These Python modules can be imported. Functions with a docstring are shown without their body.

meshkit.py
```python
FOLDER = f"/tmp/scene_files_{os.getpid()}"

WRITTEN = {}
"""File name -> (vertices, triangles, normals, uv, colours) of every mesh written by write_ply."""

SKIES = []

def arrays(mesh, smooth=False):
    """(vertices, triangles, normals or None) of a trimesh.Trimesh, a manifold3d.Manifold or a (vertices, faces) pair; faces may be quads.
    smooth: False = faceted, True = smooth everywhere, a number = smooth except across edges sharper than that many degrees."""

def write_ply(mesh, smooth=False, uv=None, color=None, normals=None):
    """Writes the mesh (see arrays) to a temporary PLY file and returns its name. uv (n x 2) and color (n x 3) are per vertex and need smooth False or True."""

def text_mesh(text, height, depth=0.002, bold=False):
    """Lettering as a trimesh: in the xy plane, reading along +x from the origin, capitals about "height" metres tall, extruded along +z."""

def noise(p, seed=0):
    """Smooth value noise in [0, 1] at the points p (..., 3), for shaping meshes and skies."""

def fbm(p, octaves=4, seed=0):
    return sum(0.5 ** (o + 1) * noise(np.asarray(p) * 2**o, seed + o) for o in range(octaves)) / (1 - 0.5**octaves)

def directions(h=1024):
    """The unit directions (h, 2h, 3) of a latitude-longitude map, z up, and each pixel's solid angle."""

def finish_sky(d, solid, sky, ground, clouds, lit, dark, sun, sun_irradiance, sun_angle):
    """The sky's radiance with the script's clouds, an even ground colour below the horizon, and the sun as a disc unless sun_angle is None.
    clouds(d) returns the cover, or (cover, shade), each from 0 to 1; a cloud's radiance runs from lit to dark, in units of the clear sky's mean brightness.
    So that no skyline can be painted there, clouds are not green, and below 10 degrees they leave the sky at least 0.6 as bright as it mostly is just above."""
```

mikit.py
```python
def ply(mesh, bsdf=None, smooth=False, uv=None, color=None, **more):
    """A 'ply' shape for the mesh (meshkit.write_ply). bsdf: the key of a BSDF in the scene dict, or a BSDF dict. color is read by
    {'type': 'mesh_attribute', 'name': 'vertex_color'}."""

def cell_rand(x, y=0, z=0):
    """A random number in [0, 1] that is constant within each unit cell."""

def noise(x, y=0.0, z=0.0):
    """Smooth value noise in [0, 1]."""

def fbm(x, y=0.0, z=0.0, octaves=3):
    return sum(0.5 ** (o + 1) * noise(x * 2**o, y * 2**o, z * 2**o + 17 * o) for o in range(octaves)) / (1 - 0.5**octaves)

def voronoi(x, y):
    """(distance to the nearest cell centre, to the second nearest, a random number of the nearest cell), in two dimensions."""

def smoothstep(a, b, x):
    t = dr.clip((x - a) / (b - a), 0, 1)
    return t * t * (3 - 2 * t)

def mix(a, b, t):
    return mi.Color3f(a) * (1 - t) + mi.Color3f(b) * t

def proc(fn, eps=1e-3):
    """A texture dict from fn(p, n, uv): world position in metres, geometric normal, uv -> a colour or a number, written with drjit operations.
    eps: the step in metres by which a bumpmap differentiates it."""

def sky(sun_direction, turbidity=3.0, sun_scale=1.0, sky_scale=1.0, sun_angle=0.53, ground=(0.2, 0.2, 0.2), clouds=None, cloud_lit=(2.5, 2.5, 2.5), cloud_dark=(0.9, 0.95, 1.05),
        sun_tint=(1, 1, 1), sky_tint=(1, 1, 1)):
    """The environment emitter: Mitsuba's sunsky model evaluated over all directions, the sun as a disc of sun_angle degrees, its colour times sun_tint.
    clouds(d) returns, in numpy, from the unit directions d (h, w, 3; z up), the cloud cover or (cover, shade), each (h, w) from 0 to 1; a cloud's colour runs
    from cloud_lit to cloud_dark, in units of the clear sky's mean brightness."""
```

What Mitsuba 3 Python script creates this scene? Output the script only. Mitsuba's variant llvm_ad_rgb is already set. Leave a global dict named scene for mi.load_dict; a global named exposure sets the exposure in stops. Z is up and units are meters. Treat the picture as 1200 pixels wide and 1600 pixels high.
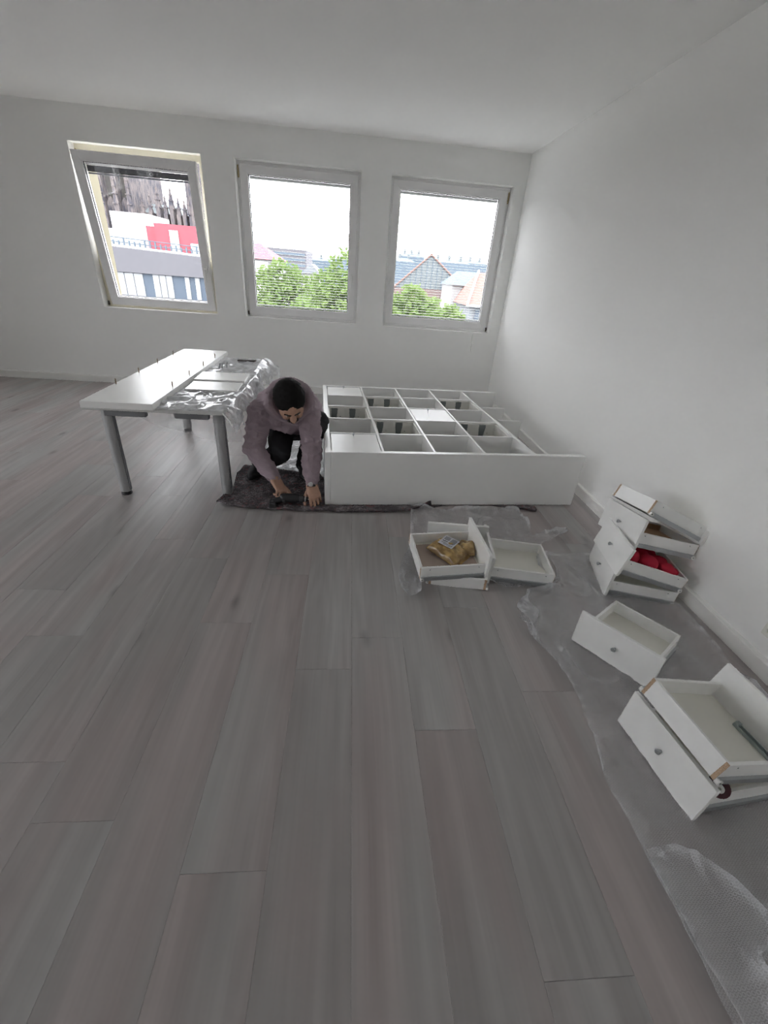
import math, random
import numpy as np, trimesh, drjit as dr, mitsuba as mi, mikit, meshkit
import manifold3d as m3
from shapely.geometry import Polygon, Point, box as sbox
from shapely import contains_xy, distance as sh_distance, points as sh_points
from scipy.spatial import Delaunay
from mikit import noise, fbm, cell_rand, smoothstep, mix, voronoi

T = mi.ScalarTransform4f
rng = random.Random(7)
nrg = np.random.default_rng(7)
scene, labels = {}, {}

# ---------------------------------------------------------------- camera, sky, exposure
F = 666.65
YAW, PITCH, ROLL, CAM_Z = 0.10434, 0.50909, 0.08159, 1.440
_fw = np.array([math.sin(YAW) * math.cos(PITCH), math.cos(YAW) * math.cos(PITCH), -math.sin(PITCH)])
_r = np.array([math.cos(YAW), -math.sin(YAW), 0.0])
_u = np.cross(_r, _fw)
_up = -_r * math.sin(ROLL) + _u * math.cos(ROLL)
CAM = np.array([0.0, 0.0, CAM_Z])
scene['camera'] = {'type': 'perspective', 'fov': 2 * math.degrees(math.atan(600 / F)), 'fov_axis': 'x', 'near_clip': 0.02, 'far_clip': 2000.0,
                   'to_world': T().look_at(origin=CAM.tolist(), target=(CAM + _fw).tolist(), up=_up.tolist())}
exposure = 6.02


def overcast(d):
    n = meshkit.noise(d * np.array([3.0, 3.0, 7.0]) + 5.0, 3) * 0.6 + meshkit.noise(d * np.array([7.0, 7.0, 15.0]) + 2.0, 4) * 0.4
    return np.ones(d.shape[:2]), 0.35 * n


scene['sky'] = mikit.sky((0.5, -0.35, 0.8), turbidity=4.0, sun_scale=0.0, sky_scale=1.0, ground=(0.16, 0.16, 0.16), clouds=overcast,
                         cloud_lit=(0.985, 1.0, 1.03), cloud_dark=(0.84, 0.88, 0.94))
SKY_GAIN = 1.0
scene['sky']['scale'] = SKY_GAIN

# ---------------------------------------------------------------- room measures (metres)
XR, XL, YF, YB, ZC = 1.862, -4.9, 5.692, -3.0, 2.652
WZ0, WZ1 = 0.868, 2.366
WINX = [(-2.861, -1.581), (-1.252, 0.067), (0.388, 1.732)]


# ---------------------------------------------------------------- materials
def rgb(*c):
    return {'type': 'rgb', 'value': list(c)}


def mat(name, color, rough=0.5, metallic=0.0, **kw):
    d = {'type': 'principled', 'base_color': color if isinstance(color, dict) else rgb(*color), 'roughness': rough, 'metallic': metallic}
    d.update(kw)
    scene[name] = {'type': 'twosided', 'bsdf': d}
    return name


def wall_color(p, n, uv):
    v = 0.985 + 0.03 * fbm(p.x * 0.9 + 3.0, p.y * 0.9, p.z * 0.9)
    return mi.Color3f(0.85, 0.85, 0.835) * v


def wood_color(p, n, uv):
    s = uv.x * 37.0
    g = fbm(p.x * 26.0 + s * 9.0, p.y * 1.3 + s * 5.0, 0.0, 4)
    fine = noise(p.x * 160.0 + s * 3.0, p.y * 5.0, 1.0)
    wide = fbm(p.x * 6.0 + s, p.y * 0.8 + s * 2.0, 3.0)
    pink = smoothstep(0.35, 0.75, fbm(p.x * 5.0 + s * 2.0, p.y * 1.1 + 4.0, 7.0))
    # cathedral arcs and knots
    kx, ky = (p.x - dr.floor(p.x / 0.229) * 0.229 - 0.115), p.y + s
    arc = dr.sin((dr.abs(kx) * 60.0) * (1.0 + wide) + noise(p.x * 9.0, p.y * 1.6 + s, 2.0) * 14.0)
    c = mix((0.290, 0.275, 0.270), (0.362, 0.354, 0.348), smoothstep(0.25, 0.75, wide * 0.65 + g * 0.35))
    c = c * mix((1.0, 1.0, 1.0), (1.05, 0.955, 0.955), pink)
    c = c * (0.97 + 0.055 * uv.y)
    c = c * (0.95 + 0.06 * fine + 0.03 * arc + 0.06 * (g - 0.5))
    d1, d2, w = voronoi(p.x * 2.2 + s, p.y * 0.9)
    knot = (1.0 - smoothstep(0.0, 0.075, d1)) * dr.select(w > 0.45, 1.0, 0.0)
    return c * (1.0 - 0.28 * knot)


def wood_rough(p, n, uv):
    return 0.33 + 0.10 * fbm(p.x * 9.0, p.y * 1.6, 0.0)


mat('wall_paint', mikit.proc(wall_color), 0.9, specular=0.2)
mat('ceiling_paint', (0.84, 0.84, 0.825), 0.95, specular=0.1)
mat('baseboard_white', (0.78, 0.775, 0.75), 0.5)
mat('floor_wood', mikit.proc(wood_color), mikit.proc(wood_rough), specular=0.85)
mat('subfloor', (0.16, 0.15, 0.145), 0.9)
mat('laminate', (0.76, 0.76, 0.745), 0.30, specular=0.75)
mat('laminate_warm', (0.72, 0.715, 0.675), 0.42, specular=0.4)
mat('drawer_base', (0.68, 0.67, 0.61), 0.5)
mat('pvc', (0.78, 0.775, 0.77), 0.35)
mat('pvc_cream', (0.80, 0.76, 0.62), 0.45)
mat('slat_white', (0.70, 0.71, 0.71), 0.5)
mat('blind_dark', (0.22, 0.23, 0.26), 0.45)
mat('hinge_tan', (0.36, 0.29, 0.17), 0.5)
mat('gasket', (0.10, 0.10, 0.11), 0.7)
mat('zinc', (0.42, 0.44, 0.45), 0.42, 0.85)
mat('zinc_dark', (0.20, 0.22, 0.22), 0.5, 0.6)
mat('chrome', (0.70, 0.70, 0.71), 0.25, 1.0)
mat('white_plastic', (0.74, 0.74, 0.72), 0.4)
mat('table_silver', (0.44, 0.445, 0.45), 0.40, 0.55)
mat('table_grey', (0.20, 0.205, 0.215), 0.5, 0.3)
mat('table_top', (0.55, 0.55, 0.54), 0.5)
mat('black_plastic', (0.022, 0.022, 0.024), 0.45)
mat('dowel_wood', (0.22, 0.16, 0.10), 0.7)
mat('dark_brown', (0.055, 0.045, 0.04), 0.5)
mat('socket_cream', (0.74, 0.74, 0.68), 0.4)


def chip_color(p, n, uv):
    v = noise(p.x * 420.0, p.y * 420.0, p.z * 420.0)
    return mix((0.33, 0.22, 0.14), (0.52, 0.38, 0.27), v)


mat('raw_chipboard', mikit.proc(chip_color), 0.9)
scene['glass'] = {'type': 'thindielectric', 'int_ior': 1.5}


# ---------------------------------------------------------------- mesh helpers
def tm(man):
    m = man.to_mesh()
    return trimesh.Trimesh(np.array(m.vert_properties[:, :3]), np.array(m.tri_verts), process=False)


_box_cache = {}


def cbox(lo, hi, c=0.002):
    """A box from lo to hi with chamfered edges."""
    lo, hi = np.asarray(lo, float), np.asarray(hi, float)
    s = (hi - lo) / 2
    c = min(c, 0.45 * s.min())
    pts = []
    for sx in (-1, 1):
        for sy in (-1, 1):
            for sz in (-1, 1):
                k = np.array([sx, sy, sz])
                for a in range(3):
                    q = k * (s - c)
                    q[a] = k[a] * s[a]
                    pts.append(q)
    m = tm(m3.Manifold.hull_points(np.array(pts)))
    m.apply_translation((lo + hi) / 2)
    return m


def pbox(lo, hi):
    m = trimesh.creation.box(np.asarray(hi, float) - np.asarray(lo, float))
    m.apply_translation((np.asarray(lo, float) + np.asarray(hi, float)) / 2)
    return m


def cat(*ms):
    return trimesh.util.concatenate([m for m in ms])


def cyl(p0, p1, r, n=16, r1=None):
    p0, p1 = np.asarray(p0, float), np.asarray(p1, float)
    L = np.linalg.norm(p1 - p0)
    m = tm(m3.Manifold.cylinder(L, r, r if r1 is None else r1, n))
    z = (p1 - p0) / L
    x = np.cross([0, 1, 0] if abs(z[1]) < 0.9 else [1, 0, 0], z)
    x /= np.linalg.norm(x)
    M = np.eye(4)
    M[:3, 0], M[:3, 1], M[:3, 2], M[:3, 3] = x, np.cross(z, x), z, p0
    m.apply_transform(M)
    return m


def lathe(profile, n=20):
    return trimesh.creation.revolve(np.array(profile, float), sections=n)


def tube(path, r, n=8):
    path = np.asarray(path, float)
    return cat(*[tm(m3.Manifold.hull(m3.Manifold.batch_hull([]) if False else m3.Manifold.sphere(r, n).translate(tuple(a)) + m3.Manifold.sphere(r, n).translate(tuple(b)))) for a, b in zip(path[:-1], path[1:])])


def capsule(a, ra, b, rb, n=20):
    return m3.Manifold.batch_hull([m3.Manifold.sphere(ra, n).translate(tuple(map(float, a))), m3.Manifold.sphere(rb, n).translate(tuple(map(float, b)))])


def ball(c, r, n=24, s=(1, 1, 1), R=None):
    m = m3.Manifold.sphere(1.0, n)
    S = np.diag(np.array(s, float) * r)
    A = (S if R is None else np.asarray(R) @ S)
    return m.transform(np.hstack([A, np.array(c, float)[:, None]]))


def extr(poly, h, z=0.0):
    m = trimesh.creation.extrude_polygon(poly, h, engine='earcut')
    m.apply_translation([0, 0, z])
    return m


def grid_mesh(P):
    """A sheet through a grid of points P (a, b, 3)."""
    a, b = P.shape[:2]
    i = np.arange(a * b).reshape(a, b)
    q = np.stack([i[:-1, :-1], i[1:, :-1], i[1:, 1:], i[:-1, 1:]], -1).reshape(-1, 4)
    return trimesh.Trimesh(P.reshape(-1, 3), np.vstack([q[:, [0, 1, 2]], q[:, [0, 2, 3]]]), process=False)


def film_mesh(outline, step, height, seed=0, keep=None):
    """A flat outline filled with triangles about step wide, raised by height(x, y, distance to the edge)."""
    pg = Polygon(outline).buffer(0)
    x0, y0, x1, y1 = pg.bounds
    gx, gy = np.meshgrid(np.arange(x0, x1, step), np.arange(y0, y1, step))
    g = np.c_[gx.ravel(), gy.ravel()]
    rg = np.random.default_rng(seed)
    g = g + rg.uniform(-0.2, 0.2, g.shape) * step
    g = g[contains_xy(pg.buffer(-0.5 * step), g[:, 0], g[:, 1])]
    ring = np.array([pg.exterior.interpolate(t).coords[0] for t in np.arange(0, pg.exterior.length, step * 0.8)])
    pts = np.vstack([g, ring])
    tri = Delaunay(pts).simplices
    cen = pts[tri].mean(1)
    ok = contains_xy(pg, cen[:, 0], cen[:, 1])
    if keep is not None:
        ok &= keep(cen[:, 0], cen[:, 1])
    edge = sh_distance(pg.exterior, sh_points(pts))
    z = height(pts[:, 0], pts[:, 1], edge)
    m = trimesh.Trimesh(np.c_[pts, z], tri[ok], process=False)
    n = m.face_normals
    f = m.faces.copy()
    f[n[:, 2] < 0] = f[n[:, 2] < 0][:, ::-1]
    return trimesh.Trimesh(m.vertices, f, process=False)


def nz(x, y, z=0.0, seed=0):
    return meshkit.noise(np.stack(np.broadcast_arrays(x, y, z), -1), seed)


# ---------------------------------------------------------------- scene-entry helpers
def numbered(key):
    if key not in scene and key not in labels and not any(k.startswith(key + '__') for k in scene):
        return key
    i = 1
    while True:
        k = f'{key}_{i:03d}'
        if k not in scene and k not in labels and not any(q.startswith(k + '__') for q in scene):
            return k
        i += 1


def thing(name, label, category, group=None):
    key = numbered(name)
    labels[key] = {'label': label, 'category': category}
    if group:
        labels[key]['group'] = group
    return key


def put(name, mesh, bsdf, parent=None, M=None, smooth=False, uv=None, label=None):
    """One entry of the scene: a part of parent or a thing of its own."""
    key = numbered(f'{parent}__{name}' if parent else name)
    d = mesh if isinstance(mesh, dict) else mikit.ply(mesh, bsdf, smooth=smooth, uv=uv)
    d = dict(d)
    if M is not None:
        d['to_world'] = T(np.asarray(M, float))
    scene[key] = d
    if label:
        labels[key] = {'label': label}
    return key


def single(name, mesh, bsdf, label, category, group=None, M=None, smooth=False):
    key = put(name, mesh, bsdf, None, M, smooth)
    labels[key] = {'label': label, 'category': category}
    if group:
        labels[key]['group'] = group
    return key


def struct(name, mesh=None, bsdf=None, label=None, smooth=False):
    if mesh is not None:
        scene[name] = mikit.ply(mesh, bsdf, smooth=smooth)
    labels[name] = {'kind': 'structure'}
    if label:
        labels[name]['label'] = label
    return name


def rot(axis, a):
    c, s = math.cos(a), math.sin(a)
    return np.array({'x': [[1, 0, 0], [0, c, -s], [0, s, c]], 'y': [[c, 0, s], [0, 1, 0], [-s, 0, c]], 'z': [[c, -s, 0], [s, c, 0], [0, 0, 1]]}[axis])


def axes3(y, z):
    y, z = y / np.linalg.norm(y), z / np.linalg.norm(z)
    x = np.cross(y, z)
    x /= np.linalg.norm(x)
    return np.stack([x, np.cross(z, x), z], 1)


def frame(pos, yaw=0.0, pitch=0.0, roll=0.0):
    M = np.eye(4)
    M[:3, :3] = rot('z', math.radians(yaw)) @ rot('x', math.radians(pitch)) @ rot('y', math.radians(roll))
    # scipy's extrinsic 'ZXY' lower-case order was fitted as extrinsic z, then x, then y when upper-case means intrinsic
    M[:3, 3] = pos
    return M


#=== ROOM
# floor: a base slab and planks, each plank a part
struct('floor', pbox((XL - 0.3, YB - 0.3, -0.2), (XR + 0.3, YF + 0.3, -0.010)), 'subfloor', 'grey-brown wood plank floor of the room')
PW, PL = 0.2290, 1.30
known = {-1: 1.225, -5: 0.863, -6: 1.405, -7: 1.704, -2: 0.55, 0: 0.10, 1: 0.95}


def plank_mesh(x0, x1, y0, y1):
    g, b, h = 0.0002, 0.0008, 0.0007
    x0, x1, y0, y1 = x0 + g, x1 - g, y0 + g, y1 - g
    v = [(x0, y0, -0.0099), (x1, y0, -0.0099), (x1, y1, -0.0099), (x0, y1, -0.0099), (x0, y0, -h), (x1, y0, -h), (x1, y1, -h), (x0, y1, -h),
         (x0 + b, y0 + b, 0), (x1 - b, y0 + b, 0), (x1 - b, y1 - b, 0), (x0 + b, y1 - b, 0)]
    f = [(8, 9, 10, 11)]
    for k in range(4):
        j = (k + 1) % 4
        f += [(k, j, 4 + j, 4 + k), (4 + k, 4 + j, 8 + j, 8 + k)]
    return np.array(v, float), np.array(f)


for i in range(math.floor((XL - 0.047) / PW), math.ceil((XR - 0.047) / PW)):
    x0, x1 = max(0.047 + i * PW, XL), min(0.047 + (i + 1) * PW, XR)
    if x1 - x0 < 0.01:
        continue
    off = known.get(i, (i * 0.618034 % 1.0) * PL) % PL
    cuts = [YB, -0.9 + 0.25 * (i % 3)]
    y = off - 2 * PL
    while y < YF - 0.08:
        if y > cuts[-1] + 0.25:
            cuts.append(y)
        y += PL
    cuts.append(YF)
    for y0, y1 in zip(cuts[:-1], cuts[1:]):
        v, f = plank_mesh(x0, x1, y0, y1)
        a, b = rng.random(), rng.random()
        put('plank', (v, f), 'floor_wood', 'floor', uv=np.tile([[a, b]], (len(v), 1)))

# window wall with three openings, the other walls, the ceiling
wallp = sbox(XL - 0.3, -0.2, XR + 0.3, ZC + 0.3)
for a, b in WINX:
    wallp = wallp.difference(sbox(a, WZ0, b, WZ1))
WT = 0.30
wm = trimesh.creation.extrude_polygon(wallp, WT, engine='earcut')
Mw = np.eye(4)
Mw[:3, :3] = np.array([[1, 0, 0], [0, 0, 1], [0, 1, 0]], float)
Mw[1, 3] = YF
wm.apply_transform(Mw)
wm.invert()
struct('wall_front', wm, 'wall_paint', 'white window wall with three square openings')
struct('wall_right', pbox((XR, YB - 0.3, -0.2), (XR + 0.3, YF, ZC + 0.3)), 'wall_paint', 'plain white right wall')
# the left wall has a row of windows of its own, out of the frame
LWIN = [(-2.5, -1.1), (-0.6, 0.8), (1.5, 2.9)]
wl = sbox(YB - 0.3, -0.2, YF, ZC + 0.3)
for a, b in LWIN:
    wl = wl.difference(sbox(a, WZ0, b, WZ1))
wl = trimesh.creation.extrude_polygon(wl, WT, engine='earcut')
Ml = np.eye(4)
Ml[:3, :3] = np.array([[0, 0, 1], [1, 0, 0], [0, 1, 0]], float)
Ml[0, 3] = XL - WT
wl.apply_transform(Ml)
struct('wall_left', wl, 'wall_paint', 'white left wall with a row of windows')
struct('wall_back', pbox((XL, YB - 0.3, -0.2), (XR, YB, ZC + 0.3)), 'wall_paint', 'plain white wall behind')
struct('ceiling', pbox((XL, YB, ZC), (XR, YF, ZC + 0.25)), 'ceiling_paint', 'plain white ceiling')
BH = 0.085


def base_profile():
    return Polygon([(0, 0), (0.016, 0), (0.016, BH - 0.012), (0.011, BH - 0.004), (0.005, BH), (0, BH)])


def baseboard(name, a, b, inward):
    a, b, inward = np.array(a, float), np.array(b, float), np.array(inward, float)
    L = np.linalg.norm(b - a)
    m = trimesh.creation.extrude_polygon(base_profile(), L, engine='earcut')
    M = np.eye(4)
    M[:3, 0] = [*inward, 0]
    M[:3, 1] = [0, 0, 1]
    M[:3, 2] = [*((b - a) / L), 0]
    M[:3, 3] = [*a, 0]
    m.apply_transform(M)
    if np.linalg.det(M[:3, :3]) < 0:
        m.invert()
    struct(name, m, 'baseboard_white', None)


baseboard('baseboard_front', (XL, YF), (XR, YF), (0, -1))
baseboard('baseboard_right', (XR, YB), (XR, YF - 0.016), (-1, 0))
baseboard('baseboard_left', (XL, YB), (XL, YF - 0.016), (1, 0))
baseboard('baseboard_back', (XL + 0.016, YB), (XR - 0.016, YB), (0, 1))
labels['baseboard_front']['label'] = 'white skirting board along the window wall'
labels['baseboard_right']['label'] = 'white skirting board along the right wall'

# ---------------------------------------------------------------- windows
FR = 0.11   # depth of the reveal before the fixed frame
def ring(x0, z0, x1, z1, w, y0, y1, c=0.004):
    """Four mitred bars round an opening, as one mesh, in plan (x, z) and depth y."""
    o = [(x0, z0), (x1, z0), (x1, z1), (x0, z1)]
    i = [(x0 + w, z0 + w), (x1 - w, z0 + w), (x1 - w, z1 - w), (x0 + w, z1 - w)]
    parts = []
    for k in range(4):
        j = (k + 1) % 4
        q = [o[k], o[j], i[j], i[k]]
        cx = sum(p[0] for p in q) / 4, sum(p[1] for p in q) / 4
        pts = []
        for (x, z) in q:
            pts += [(x, y1, z), (x, y0 + c, z)]
        n = np.array([i[k][0] - o[k][0], i[k][1] - o[k][1]])
        for (p, s) in ((o[k], 1), (o[j], 1), (i[j], -1), (i[k], -1)):
            d = np.array([[1, 1], [-1, 1], [-1, -1], [1, -1]][q.index(p) if False else 0])
            # inset the front face by c across the bar
            e = np.array([0.0, 0.0])
            if k in (0, 2):
                e[1] = c * (1 if k == 0 else -1) * s
            else:
                e[0] = c * (-1 if k == 1 else 1) * s
            pts.append((p[0] + e[0], y0, p[1] + e[1]))
        parts.append(tm(m3.Manifold.hull_points(np.array(pts))))
    return parts


for k, (a, b) in enumerate(LWIN, len(WINX) + 1):
    w = struct(f'window_{k}', None, None, 'white closed window of the left wall')
    Ms = np.eye(4)
    Ms[:3, :3] = rot('z', math.pi / 2)
    Ms[0, 3] = XL
    for m in ring(a, WZ0, b, WZ1, 0.12, FR, FR + 0.07):
        put('frame_bar', m, 'pvc', w, M=Ms)
    pv = [(a + 0.11, FR + 0.03, WZ0 + 0.11), (b - 0.11, FR + 0.03, WZ0 + 0.11), (b - 0.11, FR + 0.03, WZ1 - 0.11), (a + 0.11, FR + 0.03, WZ1 - 0.11)]
    put('pane', trimesh.Trimesh(pv, [(0, 1, 2), (0, 2, 3)], process=False), 'glass', w, M=Ms)

blind_specs = []
for wi, ((xa, xb), hinge, tilt) in enumerate(zip(WINX, (-1, -1, 1), (7.6, 0.0, 0.0)), 1):
    w = struct(f'window_{wi}', None, None, ['white window tilted open at the top, view of a dark church', 'white closed middle window with a lowered blind, green trees outside',
                                            'white closed window next to the room corner, grey gable outside'][wi - 1])
    y0 = YF + FR
    for k, m in enumerate(ring(xa, WZ0, xb, WZ1, 0.055, y0, y0 + 0.07)):
        put('frame_bar', m, 'pvc_cream' if wi == 1 else 'pvc', w)
    # sash: leans into the room about its lower edge when tilted
    S = np.eye(4)
    if tilt:
        S[:3, :3] = rot('x', math.radians(tilt))
    piv = np.array([0, y0 + 0.02, WZ0 + 0.03])
    S[:3, 3] = piv - S[:3, :3] @ piv
    e = 0.022 if tilt else 0.0
    a0, a1, b0, b1 = xa + 0.028 + e, xb - 0.028 - e * 0.5, WZ0 + 0.028, WZ1 - 0.028 - e * 1.6
    SW = 0.088
    for m in ring(a0, b0, a1, b1, SW, y0 - 0.018, y0 + 0.055, 0.006):
        put('sash_bar', m, 'pvc', w, M=S)
    gx0, gx1, gz0, gz1 = a0 + SW, a1 - SW, b0 + SW, b1 - SW
    gk = ring(gx0 - 0.004, gz0 - 0.004, gx1 + 0.004, gz1 + 0.004, 0.008, y0 + 0.012, y0 + 0.02, 0.001)
    put('gasket', cat(*gk), 'gasket', w, M=S)
    pane = trimesh.Trimesh([(gx0, y0 + 0.03, gz0), (gx1, y0 + 0.03, gz0), (gx1, y0 + 0.03, gz1), (gx0, y0 + 0.03, gz1)], [(0, 1, 2), (0, 2, 3)], process=False)
    put('pane', pane, 'glass', w, M=S)
    # handle on the side away from the hinges
    hx = (a1 - SW / 2) if hinge < 0 else (a0 + SW / 2)
    hz = WZ0 + (0.50 if wi > 1 else 0.47)
    hd = put('handle', cat(cbox((hx - 0.014, y0 - 0.028, hz - 0.035), (hx + 0.014, y0 - 0.017, hz + 0.035), 0.004), cyl((hx, y0 - 0.028, hz), (hx, y0 - 0.055, hz), 0.008)), 'white_plastic', w, M=S)
    put('grip', cbox((hx - 0.009, y0 - 0.068, hz - 0.125), (hx + 0.009, y0 - 0.052, hz + 0.012), 0.005), 'white_plastic', hd, M=S)
    # hinges
    ex = xa + 0.016 if hinge < 0 else xb - 0.016
    put('hinge', cyl((ex, y0 - 0.012, WZ1 - 0.15), (ex, y0 - 0.012, WZ1 - 0.045), 0.009, 12), 'hinge_tan', w)
    put('hinge', cyl((ex, y0 - 0.012, WZ0 + 0.015), (ex, y0 - 0.012, WZ0 + 0.06), 0.010, 12), 'dark_brown', w)
    blind_specs.append((wi, gx0, gx1, gz0, gz1, y0, S))

# venetian blinds between the panes' outer side
slat_n = 0
for wi, gx0, gx1, gz0, gz1, y0, S in blind_specs:
    lab = ['dark bundled venetian blind raised to the top of the tilted window', 'white venetian blind lowered with open slats in the middle window',
           'white venetian blind lowered with open slats in the window next to the corner'][wi - 1]
    bl = thing('venetian_blind', lab, 'blind')
    yc = y0 + 0.055
    put('head_rail', cbox((gx0 + 0.004, yc - 0.012, gz1 - 0.026), (gx1 - 0.004, yc + 0.012, gz1 - 0.002), 0.002), 'slat_white' if wi > 1 else 'chrome', bl, M=S)
    prof = [(-0.0115, 0.0), (-0.006, 0.0022), (0.0, 0.003), (0.006, 0.0022), (0.0115, 0.0)]
    pv = np.array([(x, yc + a, b) for x in (gx0 + 0.006, gx1 - 0.006) for a, b in prof] + [(x, yc + a, b - 0.0005) for x in (gx0 + 0.006, gx1 - 0.006) for a, b in prof])
    pf = []
    for k in range(4):
        pf += [(k, k + 1, k + 6, k + 5), (k + 10, k + 15, k + 16, k + 11)]
    pf += [(0, 5, 15, 10), (4, 14, 19, 9)]
    slat = mikit.ply((pv, np.array(pf)), 'slat_white' if wi > 1 else 'blind_dark')
    if wi == 1:
        zs = [gz1 - 0.03 - 0.0023 * k for k in range(22)]
    else:
        zs = list(np.arange(gz1 - 0.05, gz0 + 0.03, -0.0285))
    for z in zs:
        Mz = np.eye(4)
        Mz[2, 3] = z
        put('slat', slat, None, bl, M=S @ Mz)
    zb = gz0 + 0.006 if wi > 1 else gz1 - 0.098
    put('bottom_rail', cbox((gx0 + 0.006, yc - 0.011, zb), (gx1 - 0.006, yc + 0.011, zb + 0.014), 0.002), 'slat_white' if wi > 1 else 'blind_dark', bl, M=S)
    if wi > 1:
        for fx in (0.13, 0.5, 0.87):
            cx = gx0 + (gx1 - gx0) * fx
            put('cord', cyl((cx, yc - 0.0125, zb), (cx, yc - 0.0125, gz1 - 0.02), 0.0009, 5), 'slat_white', bl, M=S)

# socket on the right wall
sk = thing('power_socket', 'cream wall socket on the right wall above the skirting board', 'socket')
sy, sz = 1.235, 0.212
put('plate', cbox((XR - 0.011, sy - 0.041, sz - 0.041), (XR, sy + 0.041, sz + 0.041), 0.004), 'socket_cream', sk)
cupm = lathe([(0.019, 0.0), (0.024, 0.0), (0.024, 0.006), (0.021, 0.007), (0.019, 0.0)], 24)
Mc = np.eye(4)
Mc[:3, :3] = rot('y', -math.pi / 2)
Mc[:3, 3] = [XR - 0.010, sy, sz]
put('cup', cupm, 'socket_cream', sk, M=Mc, smooth=40)
put('well', cyl((XR - 0.0115, sy, sz), (XR - 0.0105, sy, sz), 0.019, 24), 'table_grey', sk)
single('pull_cord', tube([(1.53, YF - 0.006, WZ0 - 0.02), (1.532, YF - 0.006, WZ0 - 0.12), (1.538, YF - 0.005, WZ0 - 0.22)], 0.0022, 6), 'white_plastic',
       'short thin white cord hanging on the wall below the corner window', 'cord')
#=== BOOKCASE
BK = frame((-0.1416, 2.6236, 0.010), math.degrees(0.06764))
bk = thing('bookcase', 'white cube bookcase lying on its back on a dark blanket by the corner', 'bookcase')
BW, BD, BHH = 1.85, 1.85, 0.39
TO, TI = 0.038, 0.016
CS = [0.388, 0.746, 1.104, 1.462]
put('outer_panel', cbox((TO + 0.0006, 0, 0), (BW, TO, BHH), 0.0015), 'laminate', bk, M=BK)
put('outer_panel', cbox((TO + 0.0006, BD - TO, 0), (BW, BD, BHH), 0.0015), 'laminate', bk, M=BK)
put('outer_panel', cbox((0, 0, 0), (TO, BD, BHH), 0.0015), 'laminate', bk, M=BK)
for c in CS:
    put('divider', cbox((c - TI / 2, TO, 0), (c + TI / 2, BD - TO, BHH), 0.001), 'laminate', bk, M=BK)
xs = [TO] + CS
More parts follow.
